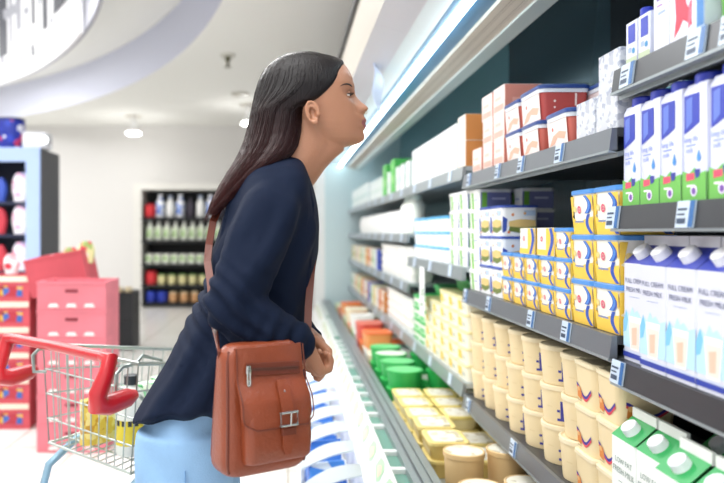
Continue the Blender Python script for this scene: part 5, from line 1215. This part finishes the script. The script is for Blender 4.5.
# piping along the gusset edges
b = MB(LEAD)
for sx in (-1, 1):
    for sy in (-1, 1):
        pts = []
        for i in range(13):
            t = i / 12; z = .012 + (bh - .024) * t; wx = bw * 1.02 + (bw * .93 - bw * 1.02) * t; wy = (bd + (bd * .62 - bd) * t) * (1 + .05 * math.sin(PI * t))
            ed_ = min(z, bh - z); q_ = max(0, 1 - ed_ / .026); ins_ = .026 * (1 - math.sqrt(max(0, 1 - q_ * q_))); pts.append((sx * (wx / 2 - .0075 - ins_), sy * (wy / 2 - .0065 - ins_ * .6), z))
        b.tube(pts, .003, 0, 6)
bp_(b, 'piping')
# lower front pocket
b = MB(LEA); yf = -bd / 2
L = []
for z, wx, wy in ((.026, .120, .024), (.029, .134, .034), (.036, .140, .040), (.07, .142, .043), (.11, .142, .040), (.145, .138, .030)):
    L.append(b.rrect(.012, yf - .012 + (.043 - wy) / 2 + .004, z, wx, wy, .016, 5))
b.rings(L, 0); bp_(b, 'front_pocket')
# flap panel: a thick curved sheet from the top down over the pocket
def sheet(b, x0f, x1f, prof_, th, mat=0, n=14):
    """prof_: list of (y, z, rowparam); x0f/x1f give the side edges"""
    rings = []
    for (y, z, t) in prof_:
        x0_, x1_ = x0f(t), x1f(t); row = [(x0_ + (x1_ - x0_) * i / n, y + .006 * (2 * i / n - 1) ** 4, z) for i in range(n + 1)]
        back = [(p[0], p[1] + th, p[2]) for p in reversed(row)]
        rings.append(row + back)
    b.rings(rings, mat)
fp = []
N = 14
for i in range(N + 1):
    t = i / N; z = bh - .006 - (bh - .006 - .098) * t
    y = -(.62 * bd / 2) - .003 - (.020) * t - (.021 * max(0, min(1, (t - .42) / .25)))
    fp.append((y, z, t))
rc = .022
def e_in(t):
    d = (1 - t) * (bh - .104); return 0 if d > rc else rc - math.sqrt(max(0, rc * rc - (rc - d) ** 2))
b = MB(LEA); x0f = lambda t: -.064 - .004 * t + e_in(t) ; x1f = lambda t: .081 + .003 * t - e_in(t) * .6
fp2 = [f for f in fp]; fp2 += [(fp[-1][0], fp[-1][1] - .004, 1.0)]
sheet(b, x0f, x1f, fp2, .004, 0); flap = bp_(b, 'flap')
b = MB(LEAD)
edge = [(x0f(t), y - .001, z) for y, z, t in fp] + [(x, fp[-1][0] - .001, fp[-1][1] - .003) for x in (-.04, 0, .04, .07)] + [(x1f(t), y - .001, z) for y, z, t in reversed(fp)]
b.tube(edge, .0014, 0, 6); b.build('flap_edge', flap)
def fy(z): # front surface of the flap at a height
    for (y0_, z0_, _), (y1_, z1_, _) in zip(fp, fp[1:]):
        if z1_ <= z <= z0_: return y0_ + (y1_ - y0_) * (z0_ - z) / (z0_ - z1_)
    return fp[-1][0]
# zip pocket on the flap
zz = bh - .045
b = MB(LEAD, ZIP, SIL); b.rings([[(-.046 + .116 * i / 8, fy(zz + dz) - .0012 - e_, zz + dz - .006 * i / 8 ) for i in range(9)] for dz, e_ in ((.012, 0), (.011, .002), (-.011, .002), (-.012, 0))], 0, False, False, False)
b.rings([[(-.040 + .106 * i / 8, fy(zz + dz) - .0040, zz + dz - .006 * i / 8) for i in range(9)] for dz in (.003, -.003)], 1, False, False, False)
for i in range(30): b.box(-.038 + i * .0035, -.0365 + i * .0035, fy(zz) - .0052, fy(zz) - .0038, zz - .0018 - .006 * i / 30, zz + .0018 - .006 * i / 30, 1)
zp = b.build('zip', flap)
b = MB(SIL); yq = fy(zz) - .007; b.rbox(-.044, yq, [(zz - .006, .011, .005), (zz + .008, .009, .005)], .002, 0); b.tube([(-.0465, yq - .001, zz - .004), (-.047, yq - .002, zz - .026), (-.044, yq - .002, zz - .030), (-.041, yq - .002, zz - .026), (-.0415, yq - .001, zz - .004)], .0018, 0, 6); b.rbox(-.044, yq - .002, [(zz - .030, .007, .002), (zz - .018, .005, .002)], .001, 0); b.build('zip_puller', zp)
# buckle strap
xb_ = .022
b = MB(LEA, SIL); pts = [(fy(.172) - .003, .180), (fy(.16) - .005, .165), (fy(.13) - .006, .13), (fy(.11) - .006, .105), (fy(.10) - .006, .085), (fy(.10) - .004, .060), (fy(.10) - .003, .044)]
hw = [.010, .013, .0125, .0125, .012, .0115, .006]
b.rings([[(xb_ - w_, y, z), (xb_ + w_, y, z), (xb_ + w_, y - .003, z), (xb_ - w_, y - .003, z)] for (y, z), w_ in zip(pts, hw)], 0)
b.ball((xb_, pts[1][0] - .0035, .158), .0045, .002, .0045, 1, 12); bs_ = b.build('buckle_strap', bag)
b = MB(SIL); yk = pts[3][0] - .006; zc_ = .112
b.tube([(xb_ - .018, yk, zc_ + .012), (xb_ + .018, yk, zc_ + .012), (xb_ + .018, yk, zc_ - .012), (xb_ - .018, yk, zc_ - .012)], .0026, 0, 8, closed=True); b.tube([(xb_ + .004, yk - .001, zc_ + .012), (xb_ + .002, yk - .002, zc_ - .013)], .0018, 0, 6); b.build('buckle', bs_)
b = MB(LEAD); b.rbox(xb_, pts[3][0] - .003, [(.082, .030, .008), (.094, .030, .008)], .002, 0); b.build('keeper_loop', bs_)
# shoulder strap: from the bag ends up past the body to the far shoulder
bm_inv = (Matrix.Translation(bag.location) @ Matrix.Rotation(ba, 4, 'Z')).inverted()
def wstrap(pts, w, name, th=.003):
    b = MB(LEAD); rings = []
    pts = [Vector(p) for p in pts]
    for i, p in enumerate(pts):
        t = (pts[min(i + 1, len(pts) - 1)] - pts[max(i - 1, 0)]).normalized(); side = t.cross(Vector((0, -1, 0)) if abs(t.y) < .9 else Vector((1, 0, 0))).normalized(); nn = t.cross(side).normalized()
        rings.append([bm_inv @ (p + side * w * sx + nn * th * sy) for sx, sy in ((-1, -1), (1, -1), (1, 1), (-1, 1))])
    b.rings(rings, 0); return b.build(name, bag, smooth=False)
bagM = bm_inv.inverted()
bl = bagM @ Vector((-.085, 0, bh - .02)); br_ = bagM @ Vector((.082, 0, bh - .03))
wstrap([bl, P(213, 318, 1.46), P(211, 285, 1.50), P(207.5, 262, 1.545), P(209, 245, 1.565), P(213, 222, 1.575), P(224, 196, 1.62), P(245, 170, 1.71), P(268, 160, 1.76)], .008, 'strap')
wstrap([br_, P(308, 362, 1.49), P(307.5, 335, 1.505), P(308.5, 305, 1.535), P(311, 275, 1.575), P(315, 240, 1.66), P(313, 210, 1.72), P(297, 174, 1.765), P(268, 160, 1.76)], .008, 'strap')
